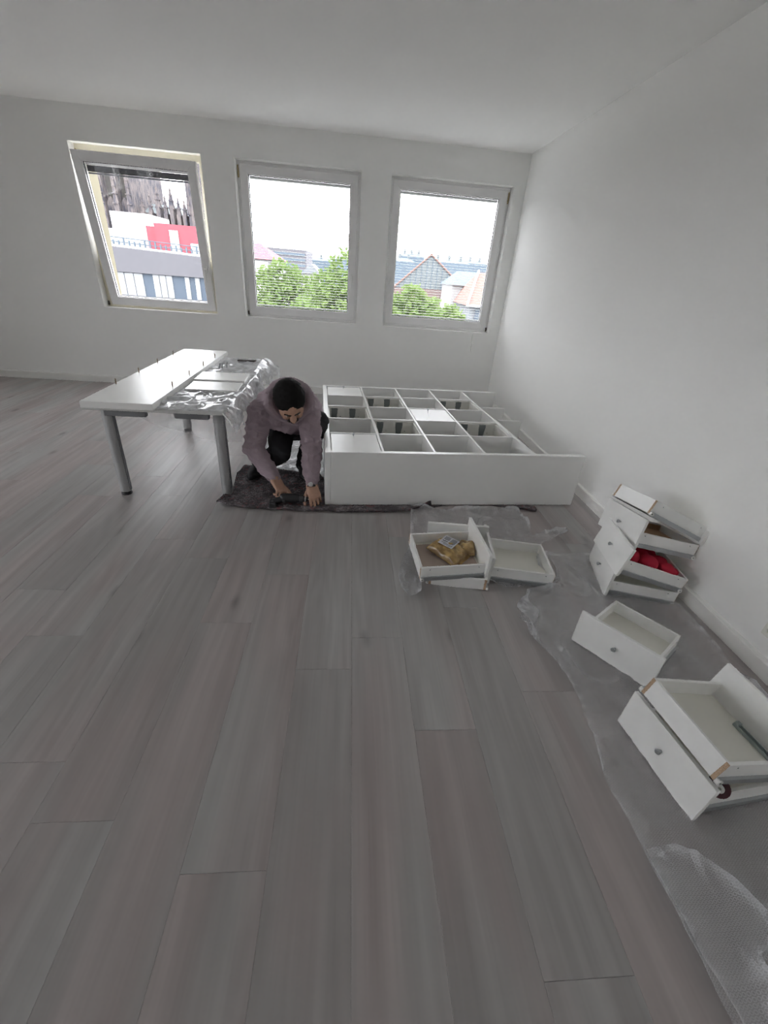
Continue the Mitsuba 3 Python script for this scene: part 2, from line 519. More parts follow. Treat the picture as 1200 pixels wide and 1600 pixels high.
for r in range(4):
    yc = CS[r]
    for k in range(4):
        a = xs[k] + (TI / 2 if k else 0)
        put('shelf', cbox((a, yc - TI / 2, 0), (CS[k] - TI / 2, yc + TI / 2, BHH), 0.001), 'laminate', bk, M=BK)
# seam of the left board on the near panel
cells = lambda c, r: ((xs[c] + (TI / 2 if c else 0), CS[c] - TI / 2), (([TO] + CS)[r] + (TI / 2 if r else 0), (CS + [BD - TO])[r] - TI / 2))
for (c, r, lab) in ((0, 0, 'white cube door with a small knob in the near left cell of the bookcase'), (0, 4, 'white cube door with a small knob in the far left cell of the bookcase'),
                    (2, 2, 'white cube door with a small knob in the middle of the bookcase')):
    (a, b), (e, f) = cells(c, r)
    g = 0.004
    dk = thing('cube_door', lab, 'cabinet door')
    put('door_panel', cbox((a + g + 0.004, e + g, BHH - 0.021), (b - g, f - g, BHH - 0.004), 0.0015), 'laminate', dk, M=BK)
    kn = lathe([(0.0, 0.022), (0.0085, 0.021), (0.0105, 0.017), (0.0085, 0.012), (0.004, 0.008), (0.004, 0.0), (0.0, 0.0)], 16)
    kx, ky = (a + b) / 2, f - 0.045
    Mk = np.eye(4)
    Mk[:3, 3] = [kx, ky, BHH - 0.004]
    put('knob', kn, 'zinc', dk, M=BK @ Mk, smooth=40)
    put('insert_frame', cat(*[pbox(*q) for q in (((a + 0.001, e + 0.001, 0.006), (a + 0.011, f - 0.001, BHH - 0.023)), ((b - 0.011, e + 0.001, 0.006), (b - 0.001, f - 0.001, BHH - 0.023)),
        ((a + 0.011, e + 0.001, 0.006), (b - 0.011, e + 0.011, BHH - 0.023)), ((a + 0.011, f - 0.011, 0.006), (b - 0.011, f - 0.001, BHH - 0.023)))]), 'laminate_warm', dk, M=BK)
runner_prof = [(0.006, 0), (0.030, 0), (0.032, 0.20), (0.042, 0.28), (0.050, 0.325), (0.050, 0.362), (-0.004, 0.362), (-0.004, 0.325), (0.000, 0.28), (0.006, 0.20)]
for (c, r, lab) in ((0, 2, 'white drawer frame with dark runners in the left column of the bookcase, third row'), (1, 1, 'white drawer frame with dark runners in the second column of the bookcase, near row'),
                    (1, 3, 'white drawer frame with dark runners in the second column of the bookcase, far row'), (3, 1, 'white drawer frame with dark runners in the fourth column of the bookcase, near row'),
                    (3, 3, 'white drawer frame with dark runners in the fourth column of the bookcase, far row')):
    (a, b), (e, f) = cells(c, r)
    di = thing('drawer_insert', lab, 'drawer frame', 'empty drawer frames in the bookcase')
    del labels[di]['group']
    z0, z1 = 0.006, BHH - 0.012
    for q in (((a + 0.001, e + 0.012, z0), (a + 0.012, f - 0.012, z1)), ((b - 0.014, e + 0.012, z0), (b - 0.003, f - 0.012, z1)), ((a + 0.001, e + 0.001, z0), (b - 0.003, e + 0.012, z1)), ((a + 0.001, f - 0.012, z0), (b - 0.003, f - 0.001, z1))):
        put('side_board', cbox(q[0], q[1], 0.001), 'laminate_warm', di, M=BK)
    put('gap_edge', pbox((b - 0.003, e + 0.004, z0), (b - 0.0005, f - 0.004, z1 - 0.01)), 'gasket', di, M=BK)
    for k, xx in enumerate((a + 0.035, a + 0.192)):
        pm = trimesh.creation.extrude_polygon(Polygon(runner_prof), 0.008, engine='earcut')
        Mr = np.eye(4)
        Mr[:3, :3] = np.array([[1, 0, 0], [0, 0, -1], [0, 1, 0]], float)
        for side, yy in ((0, f - 0.0121), (1, e + 0.0201)):
            Mr2 = Mr.copy()
            Mr2[:3, 3] = [xx, yy, 0.012]
            put('runner', pm, 'zinc_dark', di, M=BK @ Mr2)
        put('screw_hole', cat(*[cyl((xx + dx, f - 0.0125, zz), (xx + dx, f - 0.0119, zz), 0.004, 8) for dx, zz in ((0.075, 0.30), (0.068, 0.17))]), 'gasket', di, M=BK)
# loose boards standing behind the last divider
lb = frame((0, 0, 0), 0)
def loose(name, lo, hi, lab, pitch=0.0, extra=0.0, at=(0, 0, 0), mt='laminate'):
    M = BK @ frame(at, extra, pitch)
    return single(name, cbox(lo, hi, 0.0015), mt, lab, 'board', M=M)
loose('loose_board', (0, 0, 0), (0.30, 0.016, 0.352), 'white board standing on edge right of the bookcase, nearer to the middle', at=(1.475, 0.935, 0))
loose('loose_board', (0, 0, 0), (0.30, 0.016, 0.352), 'white board standing on edge right of the bookcase, farther back by the window wall', at=(1.475, 1.345, 0))
loose('divider_board', (0, 0, 0), (0.016, 0.86, 0.372), 'long white divider board leaning beside the open right end of the bookcase', at=(1.492, 0.045, 0))

#=== DRAWERS
DW, DH, DB, DD, DZ0, DZ1 = 0.352, 0.168, 0.304, 0.363, 0.018, 0.092
TS = 0.012
meshes = {
    'front_panel': (mikit.ply(cbox((-DW / 2, 0, 0), (DW / 2, 0.016, DH), 0.0015), 'laminate')),
    'side_l': (mikit.ply(cbox((-DB / 2, 0.016, DZ0), (-DB / 2 + TS, DD - 0.001, DZ1), 0.001), 'laminate')),
    'side_r': (mikit.ply(cbox((DB / 2 - TS, 0.016, DZ0), (DB / 2, DD - 0.001, DZ1), 0.001), 'laminate')),
    'raw_l': (mikit.ply(pbox((-DB / 2, DD - 0.001, DZ0), (-DB / 2 + TS, DD, DZ1)), 'raw_chipboard')),
    'raw_r': (mikit.ply(pbox((DB / 2 - TS, DD - 0.001, DZ0), (DB / 2, DD, DZ1)), 'raw_chipboard')),
    'back_panel': (mikit.ply(cbox((-DB / 2 + TS, DD - 0.012, DZ0), (DB / 2 - TS, DD, DZ1), 0.001), 'laminate')),
    'base_panel': (mikit.ply(pbox((-DB / 2 + TS, 0.016, DZ0 + 0.010), (DB / 2 - TS, DD - 0.012, DZ0 + 0.015)), 'drawer_base')),
}
kn = lathe([(0.0, 0.021), (0.008, 0.020), (0.0105, 0.016), (0.0085, 0.011), (0.004, 0.007), (0.0045, 0.0), (0.0, 0.0)], 16)
kn.apply_transform(np.block([[rot('x', math.pi / 2), np.array([[0], [0], [DH * 0.52]])], [np.zeros((1, 3)), np.ones((1, 1))]]))
meshes['knob'] = mikit.ply(kn, 'zinc', smooth=40)
for s, nm in ((-1, 'l'), (1, 'r')):
    x = s * DB / 2
    rail = cat(pbox((min(x, x + s * 0.010), 0.018, 0.030), (max(x, x + s * 0.010), DD - 0.004, 0.034)), pbox((min(x + s * 0.008, x + s * 0.010), 0.018, 0.012), (max(x + s * 0.008, x + s * 0.010), DD - 0.004, 0.030)),
               pbox((min(x, x - s * 0.02), 0.018, DZ0 - 0.003), (max(x, x - s * 0.02), DD - 0.004, DZ0 - 0.0005)), pbox((min(x, x + s * 0.010), 0.018, DZ0 - 0.006), (max(x, x + s * 0.010), DD - 0.004, DZ0 - 0.003)))
    meshes['rail_' + nm] = mikit.ply(rail, 'zinc')
    wh = cat(cyl((x + s * 0.001, DD - 0.010, 0.022), (x + s * 0.013, DD - 0.010, 0.022), 0.0105, 20))
    meshes['wheel_' + nm] = mikit.ply(wh, 'white_plastic', smooth=40)
    meshes['hub_' + nm] = mikit.ply(cyl((x + s * 0.013, DD - 0.010, 0.022), (x + s * 0.0138, DD - 0.010, 0.022), 0.004, 10), 'zinc_dark')
    meshes['holes_' + nm] = mikit.ply(cat(*[cyl((x + s * 0.0002, yy, 0.078), (x + s * 0.0008, yy, 0.078), 0.003, 8) for yy in (0.05, DD - 0.05)]), 'zinc_dark')


def drawer(lab, pos, yaw, pitch=0.0, roll=0.0):
    M = frame(pos, yaw, pitch, roll)
    t = thing('drawer', lab, 'drawer')
    fp = put('front_panel', meshes['front_panel'], None, t, M)
    put('knob', meshes['knob'], None, fp, M, label='small metal knob')
    for nm in 'lr':
        sp = put('side_panel', meshes['side_' + nm], None, t, M)
        put('raw_edge', meshes['raw_' + nm], None, sp, M, label='raw brown chipboard edge')
        put('screw_hole', meshes['holes_' + nm], None, sp, M)
    put('back_panel', meshes['back_panel'], None, t, M)
    put('base_panel', meshes['base_panel'], None, t, M)
    for nm in 'lr':
        rl = put('runner', meshes['rail_' + nm], None, t, M, label='grey metal runner')
        put('wheel', meshes['wheel_' + nm], None, rl, M)
        put('wheel_hub', meshes['hub_' + nm], None, rl, M)
    return M


drawer('lone white drawer with a knob, between the stack of four and the near stack', (1.179, 1.249, 0.006), -53.99, -3.25, -0.62)
drawer('lower white drawer of the near right stack of two, its knob showing', (1.089, 0.799, 0.006), -82.41, -3.09, 0.33)
M_NU = drawer('upper white drawer of the near right stack, backwards with raw brown edges', (1.433, 0.848, 0.096), 98.58, 14.6, -1.77)
drawer('lowest white drawer of the stack of four by the right wall', (1.451, 1.882, 0.004), -103.96, -2.0, 1.68)
M_D2 = drawer('white drawer holding red fabric, second from the bottom of the stack of four', (1.432, 1.850, 0.160), -100.15, -12.6, -1.22)
M_D3 = drawer('white drawer third from the bottom of the stack of four', (1.490, 1.909, 0.262), -93.19, -10.0, -9.0)
drawer('topmost white drawer of the stack of four, turned backwards and tilted against the wall', (1.842, 1.900, 0.297), 86.58, 23.5, 10.5)
M_M1 = drawer('white drawer holding a brown parts bag, in front of the bookcase', (0.747, 1.922, 0.074), 94.37, -2.3, -3.7)
drawer('white drawer under the one with the brown bag, front panel facing the bookcase', (0.672, 2.120, 0.036), 170.0, -8.6, 3.0)
drawer('empty white drawer right of the one with the brown bag', (0.803, 1.975, 0.004), -97.55, -2.0, 0.43)

#=== TABLE
TB = frame((0, 0, 0), 0)
TBM = frame((-1.545, 2.560, 0.0), 1.06)
tb = thing('desk', 'grey desk with silver legs, used as a workbench left of the kneeling man', 'desk')
TWX, TWY, TZ = 0.80, 1.62, 0.649
put('table_top', cbox((0, 0, TZ - 0.025), (TWX, TWY, TZ), 0.003), 'table_top', tb, M=TBM)
leg_m = lathe([(0, 0.022), (0.031, 0.022), (0.033, 0.03), (0.0345, 0.55), (0.0345, TZ - 0.026), (0, TZ - 0.026)], 24)
foot_m = lathe([(0, 0.0), (0.033, 0.0), (0.034, 0.008), (0.030, 0.014), (0.022, 0.016), (0.022, 0.024), (0, 0.024)], 24)
for lx, ly in ((0.055, 0.16), (TWX - 0.075, 0.16), (0.055, TWY - 0.13), (TWX - 0.075, TWY - 0.13)):
    L = TBM.copy()
    L[:3, 3] = (TBM @ np.array([lx, ly, 0, 1]))[:3]
    lg = put('leg', leg_m, 'table_silver', tb, M=L, smooth=40)
    put('foot', foot_m, 'black_plastic', lg, M=L, smooth=40)
    put('cover_strip', cbox((lx + 0.030, ly - 0.014, 0.03), (lx + 0.036, ly + 0.014, TZ - 0.03), 0.002), 'table_grey', lg, M=TBM)
    s = 1 if lx < 0.4 else -1
    put('bracket', cbox((min(lx, lx + s * 0.09), ly - 0.028, TZ - 0.062), (max(lx, lx + s * 0.09), ly + 0.028, TZ - 0.026), 0.008), 'table_silver', tb, M=TBM)
for a, b in ((0.10, 0.335), (0.50, 0.70)):
    put('front_rail', cbox((a, 0.035, TZ - 0.068), (b, 0.075, TZ - 0.026), 0.003), 'table_grey', tb, M=TBM)
put('cross_rail', cbox((0.14, 0.15, TZ - 0.050), (0.66, 0.17, TZ - 0.027), 0.002), 'table_grey', tb, M=TBM)
put('cross_rail', cbox((0.14, TWY - 0.14, TZ - 0.050), (0.66, TWY - 0.12, TZ - 0.027), 0.002), 'table_grey', tb, M=TBM)
put('side_rail', cbox((0.05, 0.20, TZ - 0.050), (0.075, TWY - 0.18, TZ - 0.027), 0.002), 'table_grey', tb, M=TBM)
put('side_rail', cbox((TWX - 0.085, 0.20, TZ - 0.050), (TWX - 0.06, TWY - 0.18, TZ - 0.027), 0.002), 'table_grey', tb, M=TBM)

PM = frame((-1.516, 2.511, TZ + 0.002), 1.06)
pn = thing('long_plank', 'long thick white bookcase panel with dowels lying on the desk', 'panel')
put('board', cbox((0, 0, 0), (0.393, 1.846, 0.038), 0.0015), 'laminate', pn, M=PM)
for yy in CS:
    for xx in (0.018, 0.368):
        put('dowel', cyl((xx, yy + 0.03, 0.037), (xx + 0.001, yy + 0.03, 0.072), 0.0034, 10), 'dowel_wood', pn, M=PM)
B1 = frame((-1.117, 3.236, TZ + 0.012), 3.0)
single('shelf_board', cbox((0, 0, 0), (0.352, 0.262, 0.016), 0.0012), 'laminate', 'white shelf board on the desk, the farther of two on the bubble wrap', 'board', M=B1)
B2 = frame((-1.095, 2.970, TZ + 0.008), 3.5)
single('shelf_board', cbox((0, 0, 0), (0.340, 0.235, 0.014), 0.0012), 'laminate', 'white shelf board on the desk, the nearer of two on the bubble wrap', 'board', M=B2)
DKM = frame((-1.0, 4.06, TZ + 0.012), 5.0)
single('plastic_strip', cbox((0, 0, 0), (0.165, 0.045, 0.012), 0.003), 'dark_brown', 'small dark strip lying on the far end of the desk', 'strip', M=DKM)
for k, (x, y) in enumerate(((-1.060, 3.70), (-1.045, 3.73), (-1.015, 3.75))):
    single('screw', cat(cyl((x, y, TZ + 0.012), (x + 0.006, y + 0.004, TZ + 0.052), 0.0028, 8), cyl((x + 0.006, y + 0.004, TZ + 0.050), (x + 0.0065, y + 0.0045, TZ + 0.055), 0.006, 10)), 'zinc_dark',
           ['small cam screw on the desk behind the two boards, nearest the long panel', 'small cam screw on the desk behind the two boards, middle of three', 'small cam screw on the desk behind the two boards, farthest from the long panel'][k], 'screw', 'cam screws on the desk')
#=== SOFT THINGS
def fabric_dark(p, n, uv):
    a = noise(p.x * 140.0, p.y * 140.0, p.z * 140.0)
    b = fbm(p.x * 22.0, p.y * 22.0, 2.0)
    c = mix((0.050, 0.043, 0.047), (0.30, 0.27, 0.28), smoothstep(0.40, 1.0, a * 0.55 + b * 0.55))
    red = smoothstep(0.72, 0.9, noise(p.x * 60.0 + 9.0, p.y * 60.0, 4.0))
    return c * (1.0 - red) + mi.Color3f(0.16, 0.07, 0.075) * red


mat('blanket_felt', mikit.proc(fabric_dark), 0.95, sheen=0.3)


def film_weight(p, n, uv):
    # bubbles in a staggered grid and cloudy creases
    s = 92.0
    row = dr.floor(p.y * s * 1.1547)
    fx = p.x * s + 0.5 * (row - 2.0 * dr.floor(row * 0.5))
    fx = fx - dr.floor(fx) - 0.5
    fy = p.y * s * 1.1547 - row - 0.5
    d = dr.sqrt(fx * fx + fy * fy)
    ringv = dr.exp(-dr.square((d - 0.36) / 0.10))
    w = 0.13 + 0.30 * ringv + 0.18 * smoothstep(0.5, 0.85, fbm(p.x * 7.0, p.y * 7.0, p.z * 9.0))
    tilt = 1.0 - dr.abs(n.z)
    return dr.clip(w + 0.55 * smoothstep(0.03, 0.45, tilt), 0.0, 0.85)


def bubble_height(p, n, uv):
    s = 92.0
    row = dr.floor(p.y * s * 1.1547)
    fx = p.x * s + 0.5 * (row - 2.0 * dr.floor(row * 0.5))
    fx = fx - dr.floor(fx) - 0.5
    fy = p.y * s * 1.1547 - row - 0.5
    return dr.sqrt(dr.maximum(0.0, 1.0 - (fx * fx + fy * fy) / 0.17))


scene['film_body'] = {'type': 'principledthin', 'base_color': rgb(0.80, 0.81, 0.83), 'roughness': 0.35, 'diff_trans': 0.9, 'eta': 1.45, 'spec_trans': 0.0}
scene['film_bubbly'] = {'type': 'bumpmap', 'height': mikit.proc(bubble_height, 0.0008), 'scale': 0.0022, 'film': {'type': 'principledthin', 'base_color': rgb(0.82, 0.83, 0.85), 'roughness': 0.28, 'diff_trans': 0.8, 'eta': 1.5, 'spec_trans': 0.0}}
scene['film_clear'] = {'type': 'thindielectric', 'int_ior': 1.35}
scene['bubble_film'] = {'type': 'blendbsdf', 'weight': mikit.proc(film_weight), 'a': {'type': 'ref', 'id': 'film_clear'}, 'b': {'type': 'ref', 'id': 'film_bubbly'}}


def film_weight_table(p, n, uv):
    w = 0.40 + 0.35 * smoothstep(0.35, 0.75, fbm(p.x * 24.0, p.y * 24.0, p.z * 24.0))
    return dr.clip(w, 0.0, 0.9)


def film_weight_hang(p, n, uv):
    return 0.035 + 0.10 * smoothstep(0.45, 0.8, fbm(p.x * 11.0, p.y * 11.0, p.z * 7.0))


scene['crinkled_film'] = {'type': 'blendbsdf', 'weight': mikit.proc(film_weight_table), 'a': {'type': 'ref', 'id': 'film_clear'}, 'b': {'type': 'ref', 'id': 'film_body'}}
scene['hanging_film'] = {'type': 'blendbsdf', 'weight': mikit.proc(film_weight_hang), 'a': {'type': 'ref', 'id': 'film_clear'}, 'b': {'type': 'ref', 'id': 'film_body'}}

# the moving blanket under the bookcase and the man
bl_out = [(-0.86, 2.59), (-0.845, 2.64), (-0.80, 2.78), (-0.83, 3.05), (-0.79, 3.20), (-0.60, 3.17), (-0.45, 3.12), (-0.30, 3.06), (-0.12, 3.10), (0.10, 3.4), (0.40, 3.6), (1.2, 3.5), (1.25, 2.9), (1.395, 2.70),
          (1.385, 2.615), (1.30, 2.655), (1.05, 2.72), (0.78, 2.72), (0.69, 2.675), (0.55, 2.625), (0.44, 2.565), (0.20, 2.55), (-0.02, 2.535), (-0.25, 2.53), (-0.45, 2.535), (-0.62, 2.545), (-0.75, 2.57)]
BK_C, BK_S = math.cos(0.06764), math.sin(0.06764)


def blanket_z(x, y, e):
    u = (x + 0.1416) * BK_C + (y - 2.6236) * BK_S
    v = -(x + 0.1416) * BK_S + (y - 2.6236) * BK_C
    under = (u > -0.03) & (u < 1.9) & (v > -0.03)
    z = 0.010 + 0.016 * nz(x * 7, y * 7, 1.0) + 0.010 * nz(x * 16, y * 16, 2.0)
    fold = 0.035 * np.exp(-((x - 0.62) / 0.08) ** 2 - ((y - 2.645) / 0.035) ** 2)
    back = 0.030 * np.exp(-((y - (3.09 - 0.22 * (x + 0.45))) / 0.05) ** 2) * (x < -0.2)
    left = 0.020 * np.exp(-((x + 0.84) / 0.03) ** 2)
    z = np.where(under, 0.007, z + back + left)
    return z + np.where(v < -0.028, fold, 0)


bm = film_mesh(bl_out, 0.022, blanket_z, 3)
bv = bm.vertices.copy()
bot = bv.copy()
bot[:, 2] = np.maximum(bv[:, 2] - 0.012, 0.0006)
nb = len(bv)
edges = bm.edges_sorted
uq, cnt = np.unique(bm.edges_sorted, axis=0, return_counts=True)
bd = {tuple(e) for e in uq[cnt == 1]}
side = [[a, b, b + nb, a + nb][::-1] for a, b in bm.edges if (min(a, b), max(a, b)) in bd]
side = np.array(side)
bmesh = trimesh.Trimesh(np.vstack([bv, bot]), np.vstack([bm.faces, bm.faces[:, ::-1] + nb, side[:, [0, 1, 2]], side[:, [0, 2, 3]]]), process=False)
single('moving_blanket', bmesh, 'blanket_felt', 'dark speckled moving blanket spread under the bookcase and the kneeling man', 'blanket', smooth=50)

cd = thing('cardboard_sheet', 'brown cardboard piece lying in the third drawer of the stack of four', 'cardboard')
mat('card_brown', (0.36, 0.235, 0.145), 0.9)
put('sheet', cbox((-0.13, 0.03, 0.050), (0.13, 0.345, 0.055), 0.001), 'card_brown', cd, M=M_D3)
put('fold', cbox((-0.13, 0.03, 0.055), (-0.125, 0.345, 0.085), 0.001), 'card_brown', cd, M=M_D3)

# bubble wrap on the floor
def crease(seed, amp, base=0.004, freq=5.0, curl=0.02):
    def h(x, y, e):
        a = nz(x * freq, y * freq * 0.7, 0.3, seed)
        b = nz(x * freq * 2.7 + 4, y * freq * 2.1, 1.3, seed + 1)
        ridge = np.maximum(0, 1 - np.abs(a - 0.5) * 9) * 0.8 + np.maximum(0, 1 - np.abs(b - 0.5) * 7) * 0.4
        c = nz(x * 31, y * 26, 4.3, seed + 5)
        base2 = base + 0.004 * np.maximum(0, c - 0.45) + 0.010 * np.exp(-e / 0.06) * np.maximum(0, 1 - np.abs(nz(x * 14, y * 12, 7.1, seed + 6) - 0.5) * 6)
        return base2 + amp * ridge * nz(x * 2.2, y * 2.2, 5.0, seed + 2) + curl * np.exp(-e / 0.022) * nz(x * 9, y * 9, 2.0, seed + 3) * 1.2
    return h


sheet_a = [(1.20, 2.08), (1.29, 2.07), (1.46, 2.09), (1.66, 1.98), (1.78, 1.75), (1.77, 1.30), (1.76, 0.85), (1.72, 0.45), (1.30, 0.34), (1.11, 0.33), (1.06, 0.305), (1.03, 0.24), (1.0, 0.18), (0.90, 0.17), (0.91, 0.22),
           (0.90, 0.29), (0.895, 0.37), (0.895, 0.56), (0.895, 0.70), (0.91, 0.84), (0.95, 1.05), (0.945, 1.17), (0.91, 1.31), (0.875, 1.40), (0.87, 1.52), (0.93, 1.63), (0.985, 1.735), (1.08, 1.75), (1.17, 1.78), (1.22, 1.92)]
single('bubble_wrap', film_mesh(sheet_a, 0.0095, crease(11, 0.020, 0.004, 5.5, 0.030), 5), 'bubble_film', 'large clear bubble wrap sheet on the floor under the drawers along the right wall', 'bubble wrap', smooth=True)
sheet_f = [(0.905, 0.55), (0.99, 0.555), (1.04, 0.535), (1.10, 0.47), (1.15, 0.39), (1.13, 0.34), (1.06, 0.32), (1.03, 0.26), (1.0, 0.19), (0.91, 0.175), (0.915, 0.23), (0.903, 0.30), (0.90, 0.38)]
single('bubble_wrap', film_mesh(sheet_f, 0.0085, crease(21, 0.014, 0.016, 8.0, 0.03), 6), 'bubble_film', 'folded-over strip of bubble wrap at the near lower right corner', 'bubble wrap', smooth=True)
sheet_b = [(0.46, 2.615), (0.52, 2.635), (0.62, 2.61), (0.75, 2.60), (1.02, 2.655), (1.24, 2.64), (1.26, 2.45), (1.22, 2.28), (1.34, 2.33), (1.50, 2.36), (1.46, 2.30), (1.30, 2.22), (1.20, 2.16), (1.14, 1.95), (1.16, 1.86), (1.20, 1.80),
           (1.10, 1.745), (1.0, 1.76), (0.88, 1.74), (0.78, 1.80), (0.60, 1.85), (0.42, 1.80), (0.40, 1.68), (0.34, 1.665), (0.305, 1.70), (0.295, 1.83), (0.34, 1.99), (0.405, 2.15), (0.42, 2.32)]
single('bubble_wrap', film_mesh(sheet_b, 0.0100, crease(31, 0.022, 0.004, 6.0, 0.035), 7), 'bubble_film', 'crumpled bubble wrap under the drawers in front of the bookcase', 'bubble wrap', smooth=True)
sheet_c = [(-0.66, 3.22), (-0.45, 3.15), (-0.30, 3.09), (-0.16, 3.12), (-0.20, 3.9), (-0.28, 4.4), (-0.60, 4.3), (-0.72, 3.7)]
single('bubble_wrap', film_mesh(sheet_c, 0.016, crease(41, 0.016, 0.004, 7.0), 8), 'crinkled_film', 'pale bubble wrap on the floor behind the kneeling man', 'bubble wrap', smooth=True)
# twisted strand between the two sheets
tw = []
for k in range(46):
    t = k / 45.0
    c = np.array([1.0 - 0.10 * t - 0.03 * math.sin(t * 3.1), 1.74 - 0.36 * t, 0.016 + 0.020 * math.sin(t * math.pi)])
    a = 5.5 * t + 0.4
    wdt = 0.012 + 0.045 * math.sin(t * math.pi) ** 1.5
    row = []
    for j in np.linspace(-1, 1, 9):
        row.append(c + wdt * j * np.array([math.cos(a) * 0.9, 0.25, abs(math.sin(a)) * 0.35]) + np.array([0, 0, 0.006 * nrg.random()]))
    tw.append(row)
tw = np.array(tw)
tw[..., 2] = np.maximum(tw[..., 2], 0.003)
single('bubble_wrap', grid_mesh(tw), 'crinkled_film', 'twisted narrow strand of bubble wrap in front of the empty drawer', 'bubble wrap', smooth=True)

# bubble wrap over the desk with its hanging edges
def at_table(x, y):
    return (TBM @ np.array([x, y, 0, 1]))[:2]


rows = []
XS = np.linspace(0.425, 0.96, 80)
YS = np.linspace(-0.008, 1.64, 190)
for y in YS:
    row = []
    for x in XS:
        over = x - TWX
        z = TZ + 0.003
        xx, yy = x, y
        k = float(nz(np.array(x * 13.0), np.array(y * 13.0), 0.5, 3))
        k2 = float(nz(np.array(x * 30.0), np.array(y * 30.0), 1.5, 4))
        ridge = max(0.0, 1 - abs(k - 0.5) * 6)
        flat = 1.0
        if 0.36 < x < 0.80 and 0.40 < y < 0.95:
            flat = 0.15
        if over <= 0:
            front = 0.6 + 0.8 * math.exp(-((y - 0.18) / 0.16) ** 2)
            z += flat * (0.013 * ridge * front + 0.010 * k2)
            z += 0.022 * math.exp(-((x - TWX) / 0.05) ** 2) * (0.5 + k) * (0.5 + 0.6 * math.exp(-((y - 1.5) / 0.25) ** 2))
        else:
            d = over
            curl = 0.022 * math.sin(y * 15.0) + 0.035 * (k - 0.5) + 0.035 * (k2 - 0.5)
            xx = TWX + 0.02 + 0.045 * (1 - math.exp(-d / 0.05)) + curl * min(1.0, d / 0.06) + (0.07 if y > 1.45 else 0.0) * min(1, d / 0.08)
            z += 0.02 - d * (0.75 + 0.5 * (k - 0.3)) + 0.02 * math.sin(y * 23) * min(1, d / 0.08)
        if y < 0:
            z -= -y * 0.8
            yy = -0.006 - 0.012 * ridge
        p = at_table(xx, yy)
        row.append((p[0], p[1], z))
    rows.append(row)
single('bubble_wrap', grid_mesh(np.array(rows)), 'crinkled_film', 'crinkled bubble wrap covering the right half of the desk and hanging over its edge', 'bubble wrap', smooth=True)
rows = []
for v in np.linspace(0, 1, 26):
    row = []
    for x in np.linspace(0.10, 0.84, 70):
        t = (x - 0.10) / 0.74
        low = 0.05 + 0.07 * math.sin(t * 2.6 - 0.2) + 0.13 * t
        p = at_table(x, 0.215 + 0.02 * v - 0.016 * math.sin(x * 19.0 + 2 * v) * v)
        row.append((p[0], p[1], TZ - 0.052 - v * low))
    rows.append(row)
single('plastic_film', grid_mesh(np.array(rows)), 'hanging_film', 'nearly clear plastic film hanging down below the front of the desk', 'plastic film', smooth=True)
# white strip of tape hanging off the desk corner
single('tape_strip', cbox((-0.745, 2.545, TZ - 0.012), (-0.742, 2.56, TZ), 0.001) if False else tube([(-0.742, 2.552, TZ - 0.004), (-0.71, 2.53, TZ - 0.03), (-0.675, 2.50, TZ - 0.062)], 0.004, 6), 'white_plastic',
       'short white strip sticking out from the front right corner of the desk', 'strip')

# brown parts bag in the drawer
def bag_color(p, n, uv):
    v = fbm(p.x * 30.0, p.y * 30.0, p.z * 30.0)
    return mix((0.20, 0.115, 0.03), (0.50, 0.34, 0.13), smoothstep(0.3, 0.75, v))


mat('bag_brown', mikit.proc(bag_color), 0.22, specular=0.7, clearcoat=0.6)
mat('label_grey', (0.52, 0.52, 0.55), 0.4)
mat('label_dark', (0.20, 0.20, 0.215), 0.6)


def pillow(w, h, t, seed, n=26):
    us, vs = np.meshgrid(np.linspace(-1, 1, n), np.linspace(-1, 1, n), indexing='ij')
    prof = np.clip((1 - np.abs(us) ** 4) * (1 - np.abs(vs) ** 4), 0, 1) ** 0.55
    wob = 0.55 + 0.9 * nz(us * 2.6 + 9, vs * 2.6, 0.4, seed) + 0.4 * (nz(us * 6, vs * 6, 1.4, seed) - 0.5)
    edge = 1 + 0.05 * (nz(us * 3, vs * 3, 3.3, seed) - 0.5)
    top = np.stack([us * w / 2 * edge, vs * h / 2 * edge, prof * t * wob + 0.001], -1)
    low = np.stack([us * w / 2 * edge, vs * h / 2 * edge, -prof * t * 0.12], -1)
    a, b = grid_mesh(top), grid_mesh(low)
    b.invert()
    return cat(a, b)


cb = thing('cardboard_sheet', 'flat sheet of grey-brown cardboard lying in the drawer under the brown bag', 'cardboard')
mat('card', (0.42, 0.34, 0.29), 0.9)
put('sheet', cbox((-0.125, 0.03, DZ0 + 0.0155), (0.115, 0.335, DZ0 + 0.019), 0.001), 'card', cb, M=M_M1)
bg = thing('parts_bag', 'shiny brown plastic bag of furniture parts with a grey label in a drawer', 'bag')
MB_ = M_M1 @ frame((0.018, 0.165, DZ0 + 0.026), 38.0, 4.0, -6.0)
put('pouch', pillow(0.205, 0.150, 0.050, 5), 'bag_brown', bg, M=MB_, smooth=40)
MB2 = M_M1 @ frame((0.035, 0.075, DZ0 + 0.028), 70.0, 0.0, 8.0)
put('pouch', pillow(0.13, 0.10, 0.042, 9), 'bag_brown', bg, M=MB2, smooth=40)
lab_m = MB_ @ frame((0.022, -0.006, 0.060), 4.0, -6.0, 6.0)
lbk = put('label', cbox((-0.045, -0.042, 0), (0.045, 0.042, 0.002), 0.0008), 'label_grey', bg, M=lab_m, label='grey printed label')
for k, (a, b, w, h) in enumerate(((-0.038, -0.034, 0.033, 0.046), (0.003, -0.034, 0.033, 0.030), (0.003, 0.002, 0.033, 0.010), (-0.038, 0.020, 0.070, 0.005), (-0.038, 0.030, 0.052, 0.005))):
    put('print_block', cbox((a, b, 0.0018), (a + w, b + h, 0.0024), 0.0002), 'label_dark', lbk, M=lab_m)

